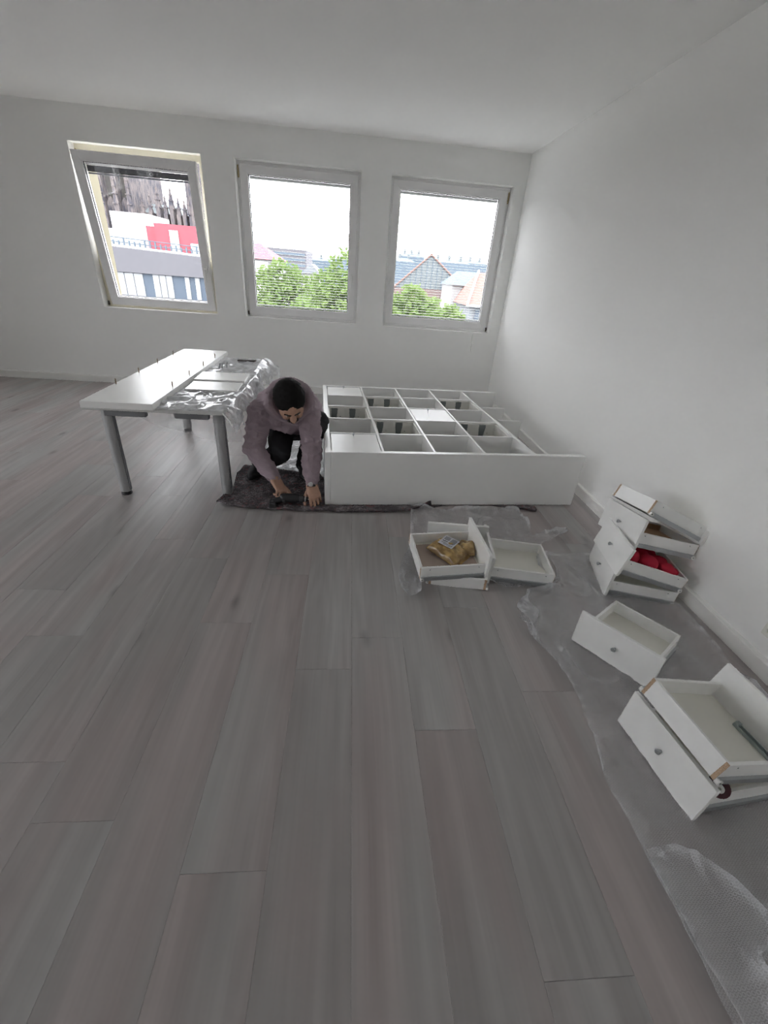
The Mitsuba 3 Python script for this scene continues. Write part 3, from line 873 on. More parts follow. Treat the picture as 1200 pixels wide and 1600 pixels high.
# red quilted fabric in the second drawer of the stack
mat('red_cloth', (0.42, 0.012, 0.035), 0.8, sheen=0.4)
parts = []
for k, (x, y, r) in enumerate(((-0.10, 0.08, 0.046), (-0.02, 0.075, 0.050), (0.065, 0.075, 0.052), (-0.09, 0.16, 0.050), (0.0, 0.165, 0.055), (0.085, 0.17, 0.052), (-0.07, 0.25, 0.052), (0.03, 0.255, 0.055), (0.10, 0.27, 0.045), (-0.03, 0.31, 0.040), (0.07, 0.325, 0.030))):
    parts.append(ball((x, y, DZ0 + 0.045 + 0.012 * (k % 3)), r, 20, (1.0, 0.95, 0.75)))
cl = m3.Manifold.batch_boolean(parts, m3.OpType.Add).trim_by_plane((0, 0, 1), DZ0 + 0.016).refine_to_length(0.008)
clm = trimesh.smoothing.filter_taubin(tm(cl), iterations=6)
clm.vertices += clm.vertex_normals * (0.006 * (nz(clm.vertices[:, 0] * 40, clm.vertices[:, 1] * 40, clm.vertices[:, 2] * 40, 4) - 0.5))[:, None]
single('red_fabric', clm, 'red_cloth', 'bright red quilted fabric stuffed in a drawer of the stack of four', 'fabric', M=M_D2, smooth=True)

# metal runner lying in the upper near drawer, a dark red tape roll below it
rn = thing('metal_runner', 'loose grey-green metal drawer runner lying in the near upper drawer', 'runner')
mat('runner_green', (0.34, 0.40, 0.39), 0.4, 0.6)
MR = M_NU @ frame((-0.055, 0.040, DZ0 + 0.016), 2.0)
put('channel', cat(cbox((-0.08, 0, 0), (0.075, 0.004, 0.014), 0.001), cbox((-0.08, 0.004, 0), (0.075, 0.018, 0.002), 0.0008), cbox((-0.08, 0.018, 0), (0.075, 0.022, 0.011), 0.001)), 'runner_green', rn, M=MR)
put('stop_tab', cbox((0.060, 0.002, 0.002), (0.075, 0.020, 0.020), 0.001), 'runner_green', rn, M=MR)
tp = thing('tape_roll', 'small dark red roll with a white core wedged between the near stacked drawers', 'tape roll')
mat('tape_red', (0.05, 0.008, 0.014), 0.45)
TPM = np.eye(4)
TPM[:3, :3] = axes3(np.array([0.2, 0.5, 0.8]), np.array([-0.55, -0.60, 0.58]))
TPM[:3, 3] = (1.180, 0.664, 0.126)
put('roll', lathe([(0.013, -0.010), (0.030, -0.010), (0.030, 0.010), (0.013, 0.010), (0.013, -0.010)], 28), 'tape_red', tp, M=TPM, smooth=40)
put('core', lathe([(0.005, -0.010), (0.0125, -0.0105), (0.0125, 0.021), (0.005, 0.021), (0.005, -0.010)], 24), 'white_plastic', tp, M=TPM, smooth=40)
#=== PERSON
def skin_color(p, n, uv):
    return mix((0.40, 0.235, 0.165), (0.48, 0.29, 0.21), fbm(p.x * 60.0, p.y * 60.0, p.z * 60.0))


def hoodie_color(p, n, uv):
    v = fbm(p.x * 220.0, p.y * 220.0, p.z * 220.0)
    w = fbm(p.x * 12.0, p.y * 12.0, p.z * 12.0)
    return mix((0.275, 0.212, 0.240), (0.365, 0.292, 0.325), 0.5 * v + 0.5 * w)


mat('skin', mikit.proc(skin_color), 0.5)
mat('hoodie_cloth', mikit.proc(hoodie_color), 0.95, sheen=0.4)
mat('trouser_cloth', (0.016, 0.016, 0.019), 0.9, sheen=0.2)
mat('hair_black', (0.008, 0.007, 0.007), 0.75, specular=0.15)
mat('beard_black', (0.022, 0.017, 0.014), 0.8)
mat('eye_white', (0.55, 0.52, 0.48), 0.3)
mat('shoe_black', (0.02, 0.02, 0.022), 0.6)


def merge(ms):
    return m3.Manifold.batch_boolean(list(ms), m3.OpType.Add)


def chain(pts, rs, n=20):
    return [capsule(a, ra, b, rb, n) for a, ra, b, rb in zip(pts[:-1], rs[:-1], pts[1:], rs[1:])]


V = lambda *a: np.array(a, float)


def press(m):
    """Cloth and skin that reach the bookcase's side lie against it."""
    v = np.array(m.vertices)
    u = (v[:, 0] + 0.1416) * BK_C + (v[:, 1] - 2.6236) * BK_S
    w = -(v[:, 0] + 0.1416) * BK_S + (v[:, 1] - 2.6236) * BK_C
    hit = (u > -0.004) & (w > -0.02) & (v[:, 2] < 0.404)
    up = hit & (v[:, 2] > 0.375)
    v[up, 2] = 0.404
    sd = hit & ~up
    v[sd, 0] -= (u[sd] + 0.004) * BK_C
    v[sd, 1] -= (u[sd] + 0.004) * BK_S
    m.vertices = v
    return m


J = dict(pel=V(-0.43, 3.30, 0.37), chest=V(-0.42, 3.01, 0.56), neck=V(-0.405, 2.905, 0.615), head=V(-0.378, 2.800, 0.668),
         rsh=V(-0.600, 2.955, 0.555), rel=V(-0.652, 2.868, 0.305), rwr=V(-0.482, 2.690, 0.158),
         lsh=V(-0.272, 2.955, 0.560), lel=V(-0.246, 2.835, 0.335), lwr=V(-0.236, 2.672, 0.137),
         rhip=V(-0.52, 3.29, 0.36), rkn=V(-0.475, 2.895, 0.272), ran=V(-0.665, 3.115, 0.085),
         lhip=V(-0.34, 3.29, 0.36), lkn=V(-0.208, 2.985, 0.490), lan=V(-0.335, 3.125, 0.090))


def axes(y, z):
    y = y / np.linalg.norm(y)
    x = np.cross(y, z)
    x /= np.linalg.norm(x)
    return np.stack([x, y, np.cross(x, y)], 1)


HR = axes(V(0.24, -0.66, -0.72), V(0.05, -0.70, 0.70))


def hp(x, y, z):
    return J['head'] + HR @ (V(x, y, z) * 1.08)


def hball(c, r, s=(1, 1, 1), n=24):
    return ball(hp(*c), r * 1.08, n, s, HR)


def hcap(a, ra, b, rb):
    return capsule(hp(*a), ra * 1.08, hp(*b), rb * 1.08, 18)


def hhull(l):
    return m3.Manifold.batch_hull([hball(c, r) for c, r in l])


head = [hball((0, -0.012, 0.032), 1.0, (0.077, 0.096, 0.084)),
        hhull([((0.042, 0.052, -0.018), 0.030), ((-0.042, 0.052, -0.018), 0.030), ((0.034, 0.040, -0.075), 0.024), ((-0.034, 0.040, -0.075), 0.024), ((0, 0.072, -0.094), 0.019), ((0, 0.055, 0.045), 0.044),
               ((0.05, 0.0, -0.02), 0.025), ((-0.05, 0.0, -0.02), 0.025)]),
        hhull([((0, 0.092, 0.006), 0.009), ((0, 0.116, -0.030), 0.012), ((0.013, 0.100, -0.034), 0.009), ((-0.013, 0.100, -0.034), 0.009)]),
        hcap((0.012, 0.092, 0.018), 0.010, (0.044, 0.080, 0.018), 0.010), hcap((-0.012, 0.092, 0.018), 0.010, (-0.044, 0.080, 0.018), 0.010),
        hball((0.040, 0.074, -0.026), 0.022), hball((-0.040, 0.074, -0.026), 0.022),
        hball((0, 0.094, -0.058), 1.0, (0.024, 0.010, 0.007)), hball((0, 0.091, -0.070), 1.0, (0.020, 0.010, 0.008)),
        hball((0.079, -0.008, -0.008), 1.0, (0.010, 0.020, 0.031)), hball((-0.079, -0.008, -0.008), 1.0, (0.010, 0.020, 0.031))]
head.append(capsule(hp(0, -0.03, -0.03), 0.058, J['neck'] + V(0, 0.03, -0.02), 0.064))


def hand(wrist, y, z, thumb, curl, spread=0.06, tcurl=0.5, scale=1.06):
    """A hand from the wrist: y towards the knuckles, z out of the back of the hand, thumb = +1 or -1 across."""
    A = axes(y, z)
    P = lambda a: wrist + A @ (V(a[0] * thumb, a[1], a[2]) * scale)
    out = [m3.Manifold.batch_hull([m3.Manifold.sphere(r * scale, 16).translate(tuple(P(c))) for c, r in
           (((-0.022, 0.0, 0), 0.019), ((0.020, 0.0, 0), 0.019), ((0.030, 0.082, 0), 0.0115), ((0.010, 0.088, 0.003), 0.012), ((-0.012, 0.084, 0.002), 0.0115), ((-0.031, 0.075, 0), 0.0105), ((0.026, 0.03, -0.008), 0.015))])]
    for k, (bx, by, L, r) in enumerate(((0.031, 0.084, 0.076, 0.0098), (0.010, 0.090, 0.084, 0.0100), (-0.012, 0.086, 0.078, 0.0096), (-0.032, 0.076, 0.060, 0.0088))):
        p = V(bx, by, 0.0)
        a = 0.15
        pts, rs = [V(bx * 0.85, by - 0.02, 0), p], [r * 1.1, r * 1.08]
        for seg, (fr, c) in enumerate(zip((0.46, 0.30, 0.24), curl[k])):
            a += c
            d = V(math.sin(spread * (1.2 - k * 0.8)) * math.cos(a), math.cos(a), -math.sin(a))
            p = p + d * L * fr
            pts.append(p)
            rs.append(r * (1.0 - 0.09 * (seg + 1)))
        out += chain([P(q) for q in pts], [q * scale for q in rs], 16)
    t0, t1 = V(0.024, 0.018, -0.008), V(0.052, 0.048, -0.020)
    t2 = t1 + 0.034 * V(math.sin(0.75 - tcurl * 0.6), math.cos(0.75 - tcurl * 0.6), -0.25 * tcurl)
    t3 = t2 + 0.028 * V(math.sin(0.45 - tcurl), math.cos(0.45 - tcurl), -0.5 * tcurl)
    out += chain([P(q) for q in (t0, t1, t2, t3)], [0.0155 * scale, 0.0125 * scale, 0.0108 * scale, 0.0088 * scale], 16)
    return out


rh_dir = V(0.10, -0.075, -0.050)
rhand = hand(J['rwr'] + V(0.006, -0.006, -0.004), V(0.50, -0.62, -0.52), V(0.45, -0.20, 0.87), -1.0, [(0.25, 0.35, 0.3), (0.75, 0.9, 0.6), (0.85, 1.0, 0.7), (0.9, 1.0, 0.7)], 0.05, 0.3)
lhand = hand(J['lwr'] + V(0.003, -0.006, -0.006), V(0.30, -0.72, -0.62), V(0.10, -0.62, 0.78), 1.0, [(0.30, 0.35, 0.25), (0.35, 0.5, 0.35), (0.45, 0.6, 0.4), (0.55, 0.6, 0.5)], 0.07, 0.4)
torso = [m3.Manifold.batch_hull([m3.Manifold.sphere(0.10, 20).translate(tuple(p)) for p in (J['rhip'], J['lhip'], J['chest'] + V(-0.10, 0, 0), J['chest'] + V(0.10, 0, 0))]),
         m3.Manifold.batch_hull([m3.Manifold.sphere(r, 20).translate(tuple(p)) for p, r in ((J['chest'] + V(-0.1, 0, 0), 0.10), (J['chest'] + V(0.1, 0, 0), 0.10), (J['rsh'], 0.06), (J['lsh'], 0.06), (J['neck'], 0.055))])]
arms = chain([J['rsh'], J['rel'], J['rwr']], [0.056, 0.043, 0.029]) + chain([J['lsh'], J['lel'], J['lwr']], [0.056, 0.043, 0.029])
legs = chain([J['rhip'], J['rkn'], J['ran']], [0.085, 0.056, 0.040]) + chain([J['lhip'], J['lkn'], J['lan']], [0.085, 0.056, 0.040])
feet = []
for an, toe in ((J['ran'], V(-0.045, -0.14, 0)), (J['lan'], V(0.05, -0.16, 0))):
    z0 = 0.052
    feet.append(m3.Manifold.batch_hull([m3.Manifold.sphere(0.034, 16).translate(tuple(V(an[0], an[1] + 0.04, z0))), m3.Manifold.sphere(0.040, 16).translate(tuple(an)), m3.Manifold.sphere(0.026, 16).translate(tuple(V(an[0] + toe[0], an[1] + toe[1], z0 - 0.008)))]))
body = merge(head + torso + arms + legs + rhand + lhand + feet).refine_to_length(0.0055)
bmh = press(trimesh.smoothing.filter_taubin(tm(body), iterations=5))
person = single('person', bmh, 'skin', 'man in a mauve hoodie and black trousers crouching to drill by the bookcase', 'person', smooth=True)


def cloth(ms, edge, it, wr, freq, seed, name, bsdf, lab=None):
    m = tm(merge(ms).refine_to_length(edge))
    m = trimesh.smoothing.filter_taubin(m, iterations=it)
    v = m.vertices
    a = nz(v[:, 0] * freq, v[:, 1] * freq * 0.6, v[:, 2] * freq * 1.5, seed)
    b = nz(v[:, 0] * freq * 2.2, v[:, 1] * freq * 1.6, v[:, 2] * freq * 3.0, seed + 1)
    fold = np.maximum(0, 1 - np.abs(a - 0.5) * 5) * 0.7 + np.maximum(0, 1 - np.abs(b - 0.5) * 5) * 0.35
    m.vertices = v + m.vertex_normals * (wr * (fold - 0.35))[:, None]
    return put(name, press(m), bsdf, person, smooth=True, label=lab)


S = lambda p, r, n=24: m3.Manifold.sphere(r, n).translate(tuple(map(float, p)))
nc = J['neck'] + V(-0.002, 0.050, 0.030)
ringp = []
for k in range(29):
    a = math.radians(90 + 360 * k / 28.0)
    fy = math.sin(a)
    front = max(0.0, fy)
    ringp.append((hp(0.128 * math.cos(a) * (1 - 0.12 * front), -0.030 + (0.128 if fy < 0 else 0.085) * fy, -0.050 - 0.085 * front ** 1.3 + 0.012 * max(0.0, -fy)), 0.030 - 0.006 * front))
hoodpieces = [capsule(a[0], a[1], b[0], b[1], 18) for a, b in zip(ringp[:-1], ringp[1:])]
bulk = [m3.Manifold.batch_hull([S(nc + V(0.09, 0.08, 0.03), 0.055), S(nc + V(-0.09, 0.08, 0.03), 0.055), S(nc + V(0.0, 0.19, -0.03), 0.07), S(nc + V(0.0, 0.11, 0.05), 0.05)])]
for a in (ringp[5], ringp[9], ringp[14], ringp[19], ringp[23]):
    bulk.append(capsule(a[0], a[1] * 0.8, nc + (a[0] - nc) * 0.9 + V(0, 0.03, -0.07), 0.045, 18))
top = [m3.Manifold.batch_hull([S(J['pel'] + V(-0.10, -0.01, 0.04), 0.135), S(J['pel'] + V(0.10, -0.01, 0.04), 0.135), S(J['chest'] + V(-0.105, 0.02, 0.0), 0.128), S(J['chest'] + V(0.105, 0.02, 0.0), 0.128)]),
       m3.Manifold.batch_hull([S(J['chest'] + V(-0.105, 0, -0.01), 0.125), S(J['chest'] + V(0.105, 0, -0.01), 0.125), S(J['rsh'], 0.085), S(J['lsh'], 0.085), S(J['neck'] + V(0, 0.02, 0), 0.085), S(J['chest'] + V(0.0, -0.05, -0.06), 0.10)])]
def sleeve(sh, el, wr):
    d = (wr - el) / np.linalg.norm(wr - el)
    return chain([sh, (sh + el) / 2, el, el + d * 0.10, wr - d * 0.048], [0.084, 0.076, 0.069, 0.064, 0.050], 22) + [capsule(wr - d * 0.058, 0.0455, wr - d * 0.026, 0.041, 22)]
cloth(bulk + top + sleeve(J['rsh'], J['rel'], J['rwr']) + sleeve(J['lsh'], J['lel'], J['lwr']), 0.0095, 8, 0.017, 13.0, 3, 'hoodie', 'hoodie_cloth', 'mauve grey hooded sweatshirt')
cloth(hoodpieces, 0.0085, 4, 0.007, 18.0, 13, 'hood', 'hoodie_cloth', 'hood bunched round the neck')
tr = [m3.Manifold.batch_hull([S(J['rhip'], 0.118), S(J['lhip'], 0.118), S(J['pel'] + V(0, 0.02, -0.02), 0.13)])]
for h, k, a in (('rhip', 'rkn', 'ran'), ('lhip', 'lkn', 'lan')):
    tr += chain([J[h], J[k]], [0.108, 0.076], 22) + chain([J[k], (J[k] + J[a]) / 2, J[a] + V(0, 0, 0.012)], [0.076, 0.072, 0.058], 22)
cloth(tr, 0.012, 8, 0.010, 10.0, 8, 'trousers', 'trouser_cloth', 'black trousers')
for an, toe in ((J['ran'], V(-0.045, -0.145, 0)), (J['lan'], V(0.05, -0.165, 0))):
    sh = m3.Manifold.batch_hull([S(V(an[0], an[1] + 0.05, 0.052), 0.036, 16), S(an + V(0, 0, 0.0), 0.046, 16), S(V(an[0] + toe[0], an[1] + toe[1], 0.046), 0.030, 16), S(V(an[0] + toe[0] * 0.6 + 0.02, an[1] + toe[1] * 0.6, 0.048), 0.034, 16),
                                 S(V(an[0] + toe[0] * 0.6 - 0.02, an[1] + toe[1] * 0.6, 0.048), 0.034, 16)]).trim_by_plane((0, 0, 1), 0.018)
    shoe = put('shoe', trimesh.smoothing.filter_taubin(tm(sh.refine_to_length(0.012)), iterations=4), 'shoe_black', person, smooth=50, label='black shoe')
# hair, brows, moustache and beard
hair = merge([hball((0, -0.016, 0.036), 1.0, (0.094, 0.110, 0.094), 40), hcap((0.066, 0.030, 0.045), 0.020, (0.075, 0.020, -0.005), 0.008), hcap((-0.066, 0.030, 0.045), 0.020, (-0.075, 0.020, -0.005), 0.008)])
nrm = HR @ V(0, -0.72, 0.69)
hair = hair.trim_by_plane(tuple(nrm), float(nrm @ J['head'] + (-0.018) * 1.08)).refine_to_length(0.006)
hm = tm(hair)
hm.vertices += hm.vertex_normals * (0.007 * (nz(hm.vertices[:, 0] * 70, hm.vertices[:, 1] * 70, hm.vertices[:, 2] * 70, 2) - 0.4))[:, None]
put('hair', hm, 'hair_black', person, smooth=60, label='short black hair')
for s in (-1, 1):
    ey = put('eye', tm(hball((s * 0.031, 0.083, 0.001), 1.0, (0.013, 0.009, 0.006))), 'eye_white', person, smooth=True)
    put('pupil', tm(hball((s * 0.031, 0.0905, -0.001), 1.0, (0.005, 0.003, 0.0045))), 'beard_black', ey, smooth=True)
    put('eyebrow', tm(merge([hcap((s * 0.014, 0.1015, 0.020), 0.0042, (s * 0.046, 0.088, 0.022), 0.0034)])), 'beard_black', person, smooth=True)
bd_ = merge([hcap((-0.026, 0.094, -0.049), 0.0065, (0.0, 0.104, -0.044), 0.0075), hcap((0.026, 0.094, -0.049), 0.0065, (0.0, 0.104, -0.044), 0.0075), hhull([((0.036, 0.040, -0.080), 0.025), ((-0.036, 0.040, -0.080), 0.025), ((0, 0.075, -0.098), 0.0205)]),
             hcap((0.026, 0.094, -0.05), 0.005, (0.024, 0.080, -0.085), 0.010), hcap((-0.026, 0.094, -0.05), 0.005, (-0.024, 0.080, -0.085), 0.010)])
put('beard', tm(bd_.refine_to_length(0.006)), 'beard_black', person, smooth=60, label='short dark beard and moustache')
wd = (J['lwr'] - J['lel']) / np.linalg.norm(J['lwr'] - J['lel'])
wc = J['lwr'] + wd * 0.006
wt = put('watch', cyl(wc - wd * 0.011, wc + wd * 0.011, 0.0345, 28), 'black_plastic', person, smooth=40, label='dark wristwatch with a steel case')
fd = V(-0.05, -0.70, 0.60)
fd -= wd * (fd @ wd)
fd /= np.linalg.norm(fd)
put('dial', cyl(wc + fd * 0.031, wc + fd * 0.041, 0.0165, 24), 'chrome', wt, smooth=40)

#=== DRILL
dl = thing('cordless_drill', 'black cordless drill held in the crouching man\'s right hand, bit towards the bookcase', 'drill')
d0, d1 = V(-0.415, 2.592, 0.074), V(-0.312, 2.594, 0.068)
ax = (d1 - d0) / np.linalg.norm(d1 - d0)
mat('drill_grey', (0.05, 0.05, 0.052), 0.5)
put('motor_housing', tm(merge([capsule(d0, 0.029, d0 + ax * 0.05, 0.031, 22), capsule(d0 + ax * 0.05, 0.031, d1, 0.026, 22)])), 'black_plastic', dl, smooth=40)
gp = d0 + V(-0.062, -0.020, -0.022)
put('grip', tm(merge([capsule(d0 + ax * 0.012, 0.022, gp, 0.019, 18)])), 'black_plastic', dl, smooth=40)
put('trigger', cbox(d0 + V(-0.006, -0.036, -0.022), d0 + V(0.010, -0.024, -0.004), 0.003), 'drill_grey', dl)
put('battery', cbox(gp + V(-0.032, -0.040, -0.034), gp + V(0.018, 0.038, 0.006), 0.008), 'black_plastic', dl)
put('clutch_ring', cyl(d1, d1 + ax * 0.026, 0.026, 24), 'drill_grey', dl, smooth=40)
ck = put('chuck', cyl(d1 + ax * 0.026, d1 + ax * 0.060, 0.0205, 20, 0.013), 'black_plastic', dl, smooth=40)
put('chuck_ring', cyl(d1 + ax * 0.036, d1 + ax * 0.044, 0.0205, 20), 'chrome', dl, smooth=40)
put('bit', cyl(d1 + ax * 0.058, d1 + ax * 0.118, 0.0042, 10), 'chrome', dl, smooth=40)
#=== OUTSIDE
GZ = -13.0
mat('asphalt', (0.13, 0.13, 0.13), 0.9)
struct('ground', pbox((-160, YF + 1.0, GZ - 0.5), (160, 320, GZ)), 'asphalt', 'grey street level far below the windows')
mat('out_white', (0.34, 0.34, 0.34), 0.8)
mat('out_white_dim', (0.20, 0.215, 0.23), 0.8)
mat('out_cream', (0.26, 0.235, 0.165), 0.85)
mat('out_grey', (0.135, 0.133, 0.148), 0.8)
mat('out_blue', (0.080, 0.105, 0.140), 0.7)
mat('out_pane', (0.30, 0.31, 0.32), 0.35)
mat('out_window', (0.065, 0.075, 0.085), 0.4)
mat('out_red', (0.30, 0.075, 0.095), 0.8)
mat('out_rooftile', (0.21, 0.125, 0.105), 0.85)
mat('out_brick', (0.20, 0.145, 0.135), 0.9)
mat('out_zinc', (0.135, 0.155, 0.162), 0.6)
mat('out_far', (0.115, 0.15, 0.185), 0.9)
mat('out_dark', (0.06, 0.055, 0.05), 0.8)


def stone_color(p, n, uv):
    v = fbm(p.x * 0.6, p.y * 0.6, p.z * 0.35)
    s = noise(p.x * 3.5, p.y * 3.5, p.z * 0.7)
    return mix((0.050, 0.050, 0.066), (0.165, 0.140, 0.135), smoothstep(0.25, 0.75, 0.55 * v + 0.5 * s))


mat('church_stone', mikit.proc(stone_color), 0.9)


def leaf_color(p, n, uv):
    v = fbm(p.x * 0.9, p.y * 0.9, p.z * 0.9)
    return mix((0.115, 0.185, 0.060), (0.235, 0.315, 0.110), v)


scene['leaf'] = {'type': 'principledthin', 'base_color': mikit.proc(leaf_color), 'roughness': 0.6, 'diff_trans': 0.8, 'eta': 1.35, 'spec_trans': 0.0}
mat('bark', (0.08, 0.065, 0.05), 0.9)

# the cream return of our own front beside the tilted window
struct('facade_return', pbox((-3.55, YF + WT, GZ), (-2.93, YF + WT + 0.34, 6.0)), 'out_cream', 'pale cream return of the facade outside the tilted window')


def lancet(cx, z0, z1, w, y, t=0.5):
    """A pointed recess panel: thin dark slab with a pointed top, facing -y."""
    r = w * 0.9
    pg = Polygon([(-w / 2, 0), (w / 2, 0), (w / 2, z1 - z0 - r), (w * 0.3, z1 - z0 - r * 0.4), (0, z1 - z0), (-w * 0.3, z1 - z0 - r * 0.4), (-w / 2, z1 - z0 - r)])
    m = trimesh.creation.extrude_polygon(pg, t, engine='earcut')
    M = np.eye(4)
    M[:3, :3] = np.array([[1, 0, 0], [0, 0, 1], [0, 1, 0]], float)
    M[:3, 3] = [cx, y, z0]
    m.apply_transform(M)
    m.invert()
    return m


def spire(x, y, z0, z1, w, n=4):
    m = tm(m3.Manifold.cylinder(z1 - z0, w * 0.7, 0.03, n).rotate((0, 0, 45)))
    m.apply_translation([x, y, z0])
    ks = [pbox((x - w * 0.62, y - w * 0.62, z0 - w * 0.25), (x + w * 0.62, y + w * 0.62, z0))]
    for k in (0.3, 0.55, 0.78):
        q = w * 0.62 * (1 - k) + 0.12
        ks.append(pbox((x - q, y - q, z0 + (z1 - z0) * k), (x + q, y + q, z0 + (z1 - z0) * k + 0.25)))
    return cat(m, *ks)


ch = thing('church', 'dark gothic stone church with pinnacles behind the white rooftop, seen through the tilted window', 'church')
CY = 150.0
put('tower', pbox((-82, CY, GZ), (-60.8, CY + 22, 25.5)), 'church_stone', ch)
for x in (-81, -76.6, -72.4, -68.6, -64.8, -61.3):
    put('buttress', cat(pbox((x - 0.75, CY - 2.6, GZ), (x + 0.75, CY, 13)), pbox((x - 0.65, CY - 2.0, 13), (x + 0.65, CY, 25.5)), pbox((x - 0.5, CY - 1.3, 25.5), (x + 0.5, CY - 0.3, 27))), 'church_stone', ch)
    put('pinnacle', spire(x, CY - 2.0, 13, 19.5, 1.3), 'church_stone', ch)
for x in (-78.8, -74.5, -70.5, -66.7, -63.0):
    put('tower_window', lancet(x, -4, 8.5, 1.9, CY - 0.3), 'out_dark', ch)
    put('tower_window', lancet(x, 11, 24, 1.6, CY - 0.3), 'out_dark', ch)
    put('gable', cat(lancet(x, 8.6, 14.5, 3.0, CY - 1.2, 1.0)), 'church_stone', ch)
put('nave', pbox((-60.8, CY + 5, GZ), (-41.5, CY + 20, 11.6)), 'church_stone', ch)
rf = trimesh.Trimesh([(-60.8, CY + 4, 11.6), (-41.5, CY + 4, 11.6), (-41.5, CY + 12, 14.6), (-60.8, CY + 12, 14.6), (-60.8, CY + 20, 11.6), (-41.5, CY + 20, 11.6)], [(0, 1, 2), (0, 2, 3), (3, 2, 5), (3, 5, 4), (0, 3, 4), (1, 5, 2)], process=False)
put('nave_roof', rf, 'out_zinc', ch)
for k, x in enumerate((-59.0, -56.8, -54.6, -52.7, -51.0, -49.2, -47.6)):
    big = k in (2, 4)
    put('buttress', pbox((x - 0.5, CY - 1.0, GZ), (x + 0.5, CY + 5, 11.6 + (1.5 if big else 0))), 'church_stone', ch)
    put('pinnacle', spire(x, CY, 11.6 + (1.5 if big else 0), (18.2 if big else 15.6 + 0.6 * (k % 2)), 1.3 if big else 1.0), 'church_stone', ch)
    if k:
        put('nave_window', lancet(x - 1.05, -3, 10.0, 1.1, CY + 4.7), 'out_dark', ch)
put('side_tower', cat(pbox((-46.4, CY - 1, GZ), (-41.5, CY + 6, 20)), pbox((-45.6, CY - 0.4, 20), (-42.2, CY + 5, 25))), 'church_stone', ch)
put('pinnacle', spire(-46.2, CY - 0.8, 12, 19, 0.9), 'church_stone', ch)

tb_ = thing('terrace_building', 'white office block with a grey parapet band and roof terrace, seen through the tilted window', 'building')
TY = 30.0
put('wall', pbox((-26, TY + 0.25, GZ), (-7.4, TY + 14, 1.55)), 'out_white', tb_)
put('parapet', trimesh.Trimesh([(-26, TY, 0.40), (-7.4, TY, 0.40), (-7.4, TY, 1.42), (-26, TY, 2.1), (-26, TY + 0.3, 0.40), (-7.4, TY + 0.3, 0.40), (-7.4, TY + 0.3, 1.42), (-26, TY + 0.3, 2.1)],
                               [(0, 1, 2), (0, 2, 3), (5, 4, 7), (5, 7, 6), (3, 2, 6), (3, 6, 7), (0, 4, 5), (0, 5, 1), (1, 5, 6), (1, 6, 2), (4, 0, 3), (4, 3, 7)], process=False), 'out_grey', tb_)
put('coping', cyl((-26, TY + 0.1, 2.14), (-7.35, TY + 0.1, 1.46), 0.09, 8), 'out_white', tb_)
panes = [(-16.0, -14.2, 3), (-14.1, -12.5, 3), (-11.95, -10.8, 3), (-10.1, -9.8, 1), (-9.5, -9.2, 1), (-8.9, -8.6, 1), (-8.3, -7.7, 1)]
put('window_band', pbox((-26, TY + 0.16, -0.85), (-7.4, TY + 0.26, 0.40)), 'out_blue', tb_)
for a, b, n in panes:
    for k in range(n):
        w = (b - a) / n
        put('pane', cbox((a + k * w + 0.015, TY + 0.10, -0.84), (a + (k + 1) * w - 0.015, TY + 0.165, 0.38), 0.01), 'out_pane', tb_)
put('ledge', pbox((-26, TY - 0.35, -1.06), (-7.4, TY + 0.25, -0.86)), 'out_grey', tb_)
for k in range(16):
    x = -15.5 + 0.52 * k
    put('rail_post', pbox((x - 0.012, TY - 0.30, -1.9), (x + 0.012, TY - 0.27, -1.06)), 'out_grey', tb_)
put('lower_wall', pbox((-26, TY - 0.2, -3.2), (-7.4, TY + 0.25, -1.06)), 'out_white', tb_)
put('terrace_wall', pbox((-26, TY + 3.0, 1.5), (-8.0, TY + 3.2, 2.68)), 'out_white', tb_)
put('terrace_rail', cat(*[cyl((-16, TY + 1.2, z + 0.29), (-7.6, TY + 1.2, z), 0.02, 6) for z in (1.72, 1.95)]), 'out_far', tb_)
put('stair_house', pbox((-15.2, TY + 3.4, 1.5), (-12.9, TY + 7, 3.62)), 'out_white', tb_)
for k in range(22):
    x = -14.6 + 0.30 * k
    put('terrace_post', pbox((x - 0.03, TY + 1.15, 1.45), (x + 0.03, TY + 1.25, 2.02 - 0.035 * (x + 14.6) + 0.22 * rng.random())), 'out_far', tb_)
rc = thing('rooftop_house', 'small red rooftop house with a white door on the terrace outside the tilted window', 'building')
put('wall', pbox((-12.1, TY + 2.0, 1.56), (-7.6, TY + 2.95, 3.10)), 'out_red', rc)
put('door', pbox((-11.25, TY + 1.93, 1.6), (-10.72, TY + 1.999, 2.80)), 'out_white', rc)
put('annex', pbox((-12.7, TY + 2.3, 1.56), (-12.1, TY + 2.95, 2.92)), 'out_red', rc)
put('vent', pbox((-9.95, TY + 1.6, 1.56), (-8.9, TY + 1.9, 2.18)), 'out_white', rc)

# middle window: white house with a red roof, a grey slab, trees
wh = thing('white_house', 'white house with a red roof at the left edge of the middle window', 'building')
HY = 45.0
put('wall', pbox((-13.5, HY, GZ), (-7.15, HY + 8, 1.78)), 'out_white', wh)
put('roof', trimesh.Trimesh([(-13.8, HY - 0.4, 1.75), (-6.9, HY - 0.4, 1.75), (-6.9, HY + 8.4, 1.75), (-13.8, HY + 8.4, 1.75), (-11.5, HY + 4, 3.1), (-8.9, HY + 4, 3.1)],
                            [(0, 1, 5), (0, 5, 4), (1, 2, 5), (2, 3, 4), (2, 4, 5), (3, 0, 4)], process=False), 'out_red', wh)
for z in (0.35, -1.4, -3.1):
    for x in (-8.9, -8.35, -7.8, -9.6, -10.3):
        put('window', cbox((x - 0.16, HY - 0.04, z - 0.4), (x + 0.16, HY + 0.02, z + 0.4), 0.01), 'out_window', wh)
gs = thing('grey_block', 'long grey flat-roofed block on the skyline of the middle window', 'building')
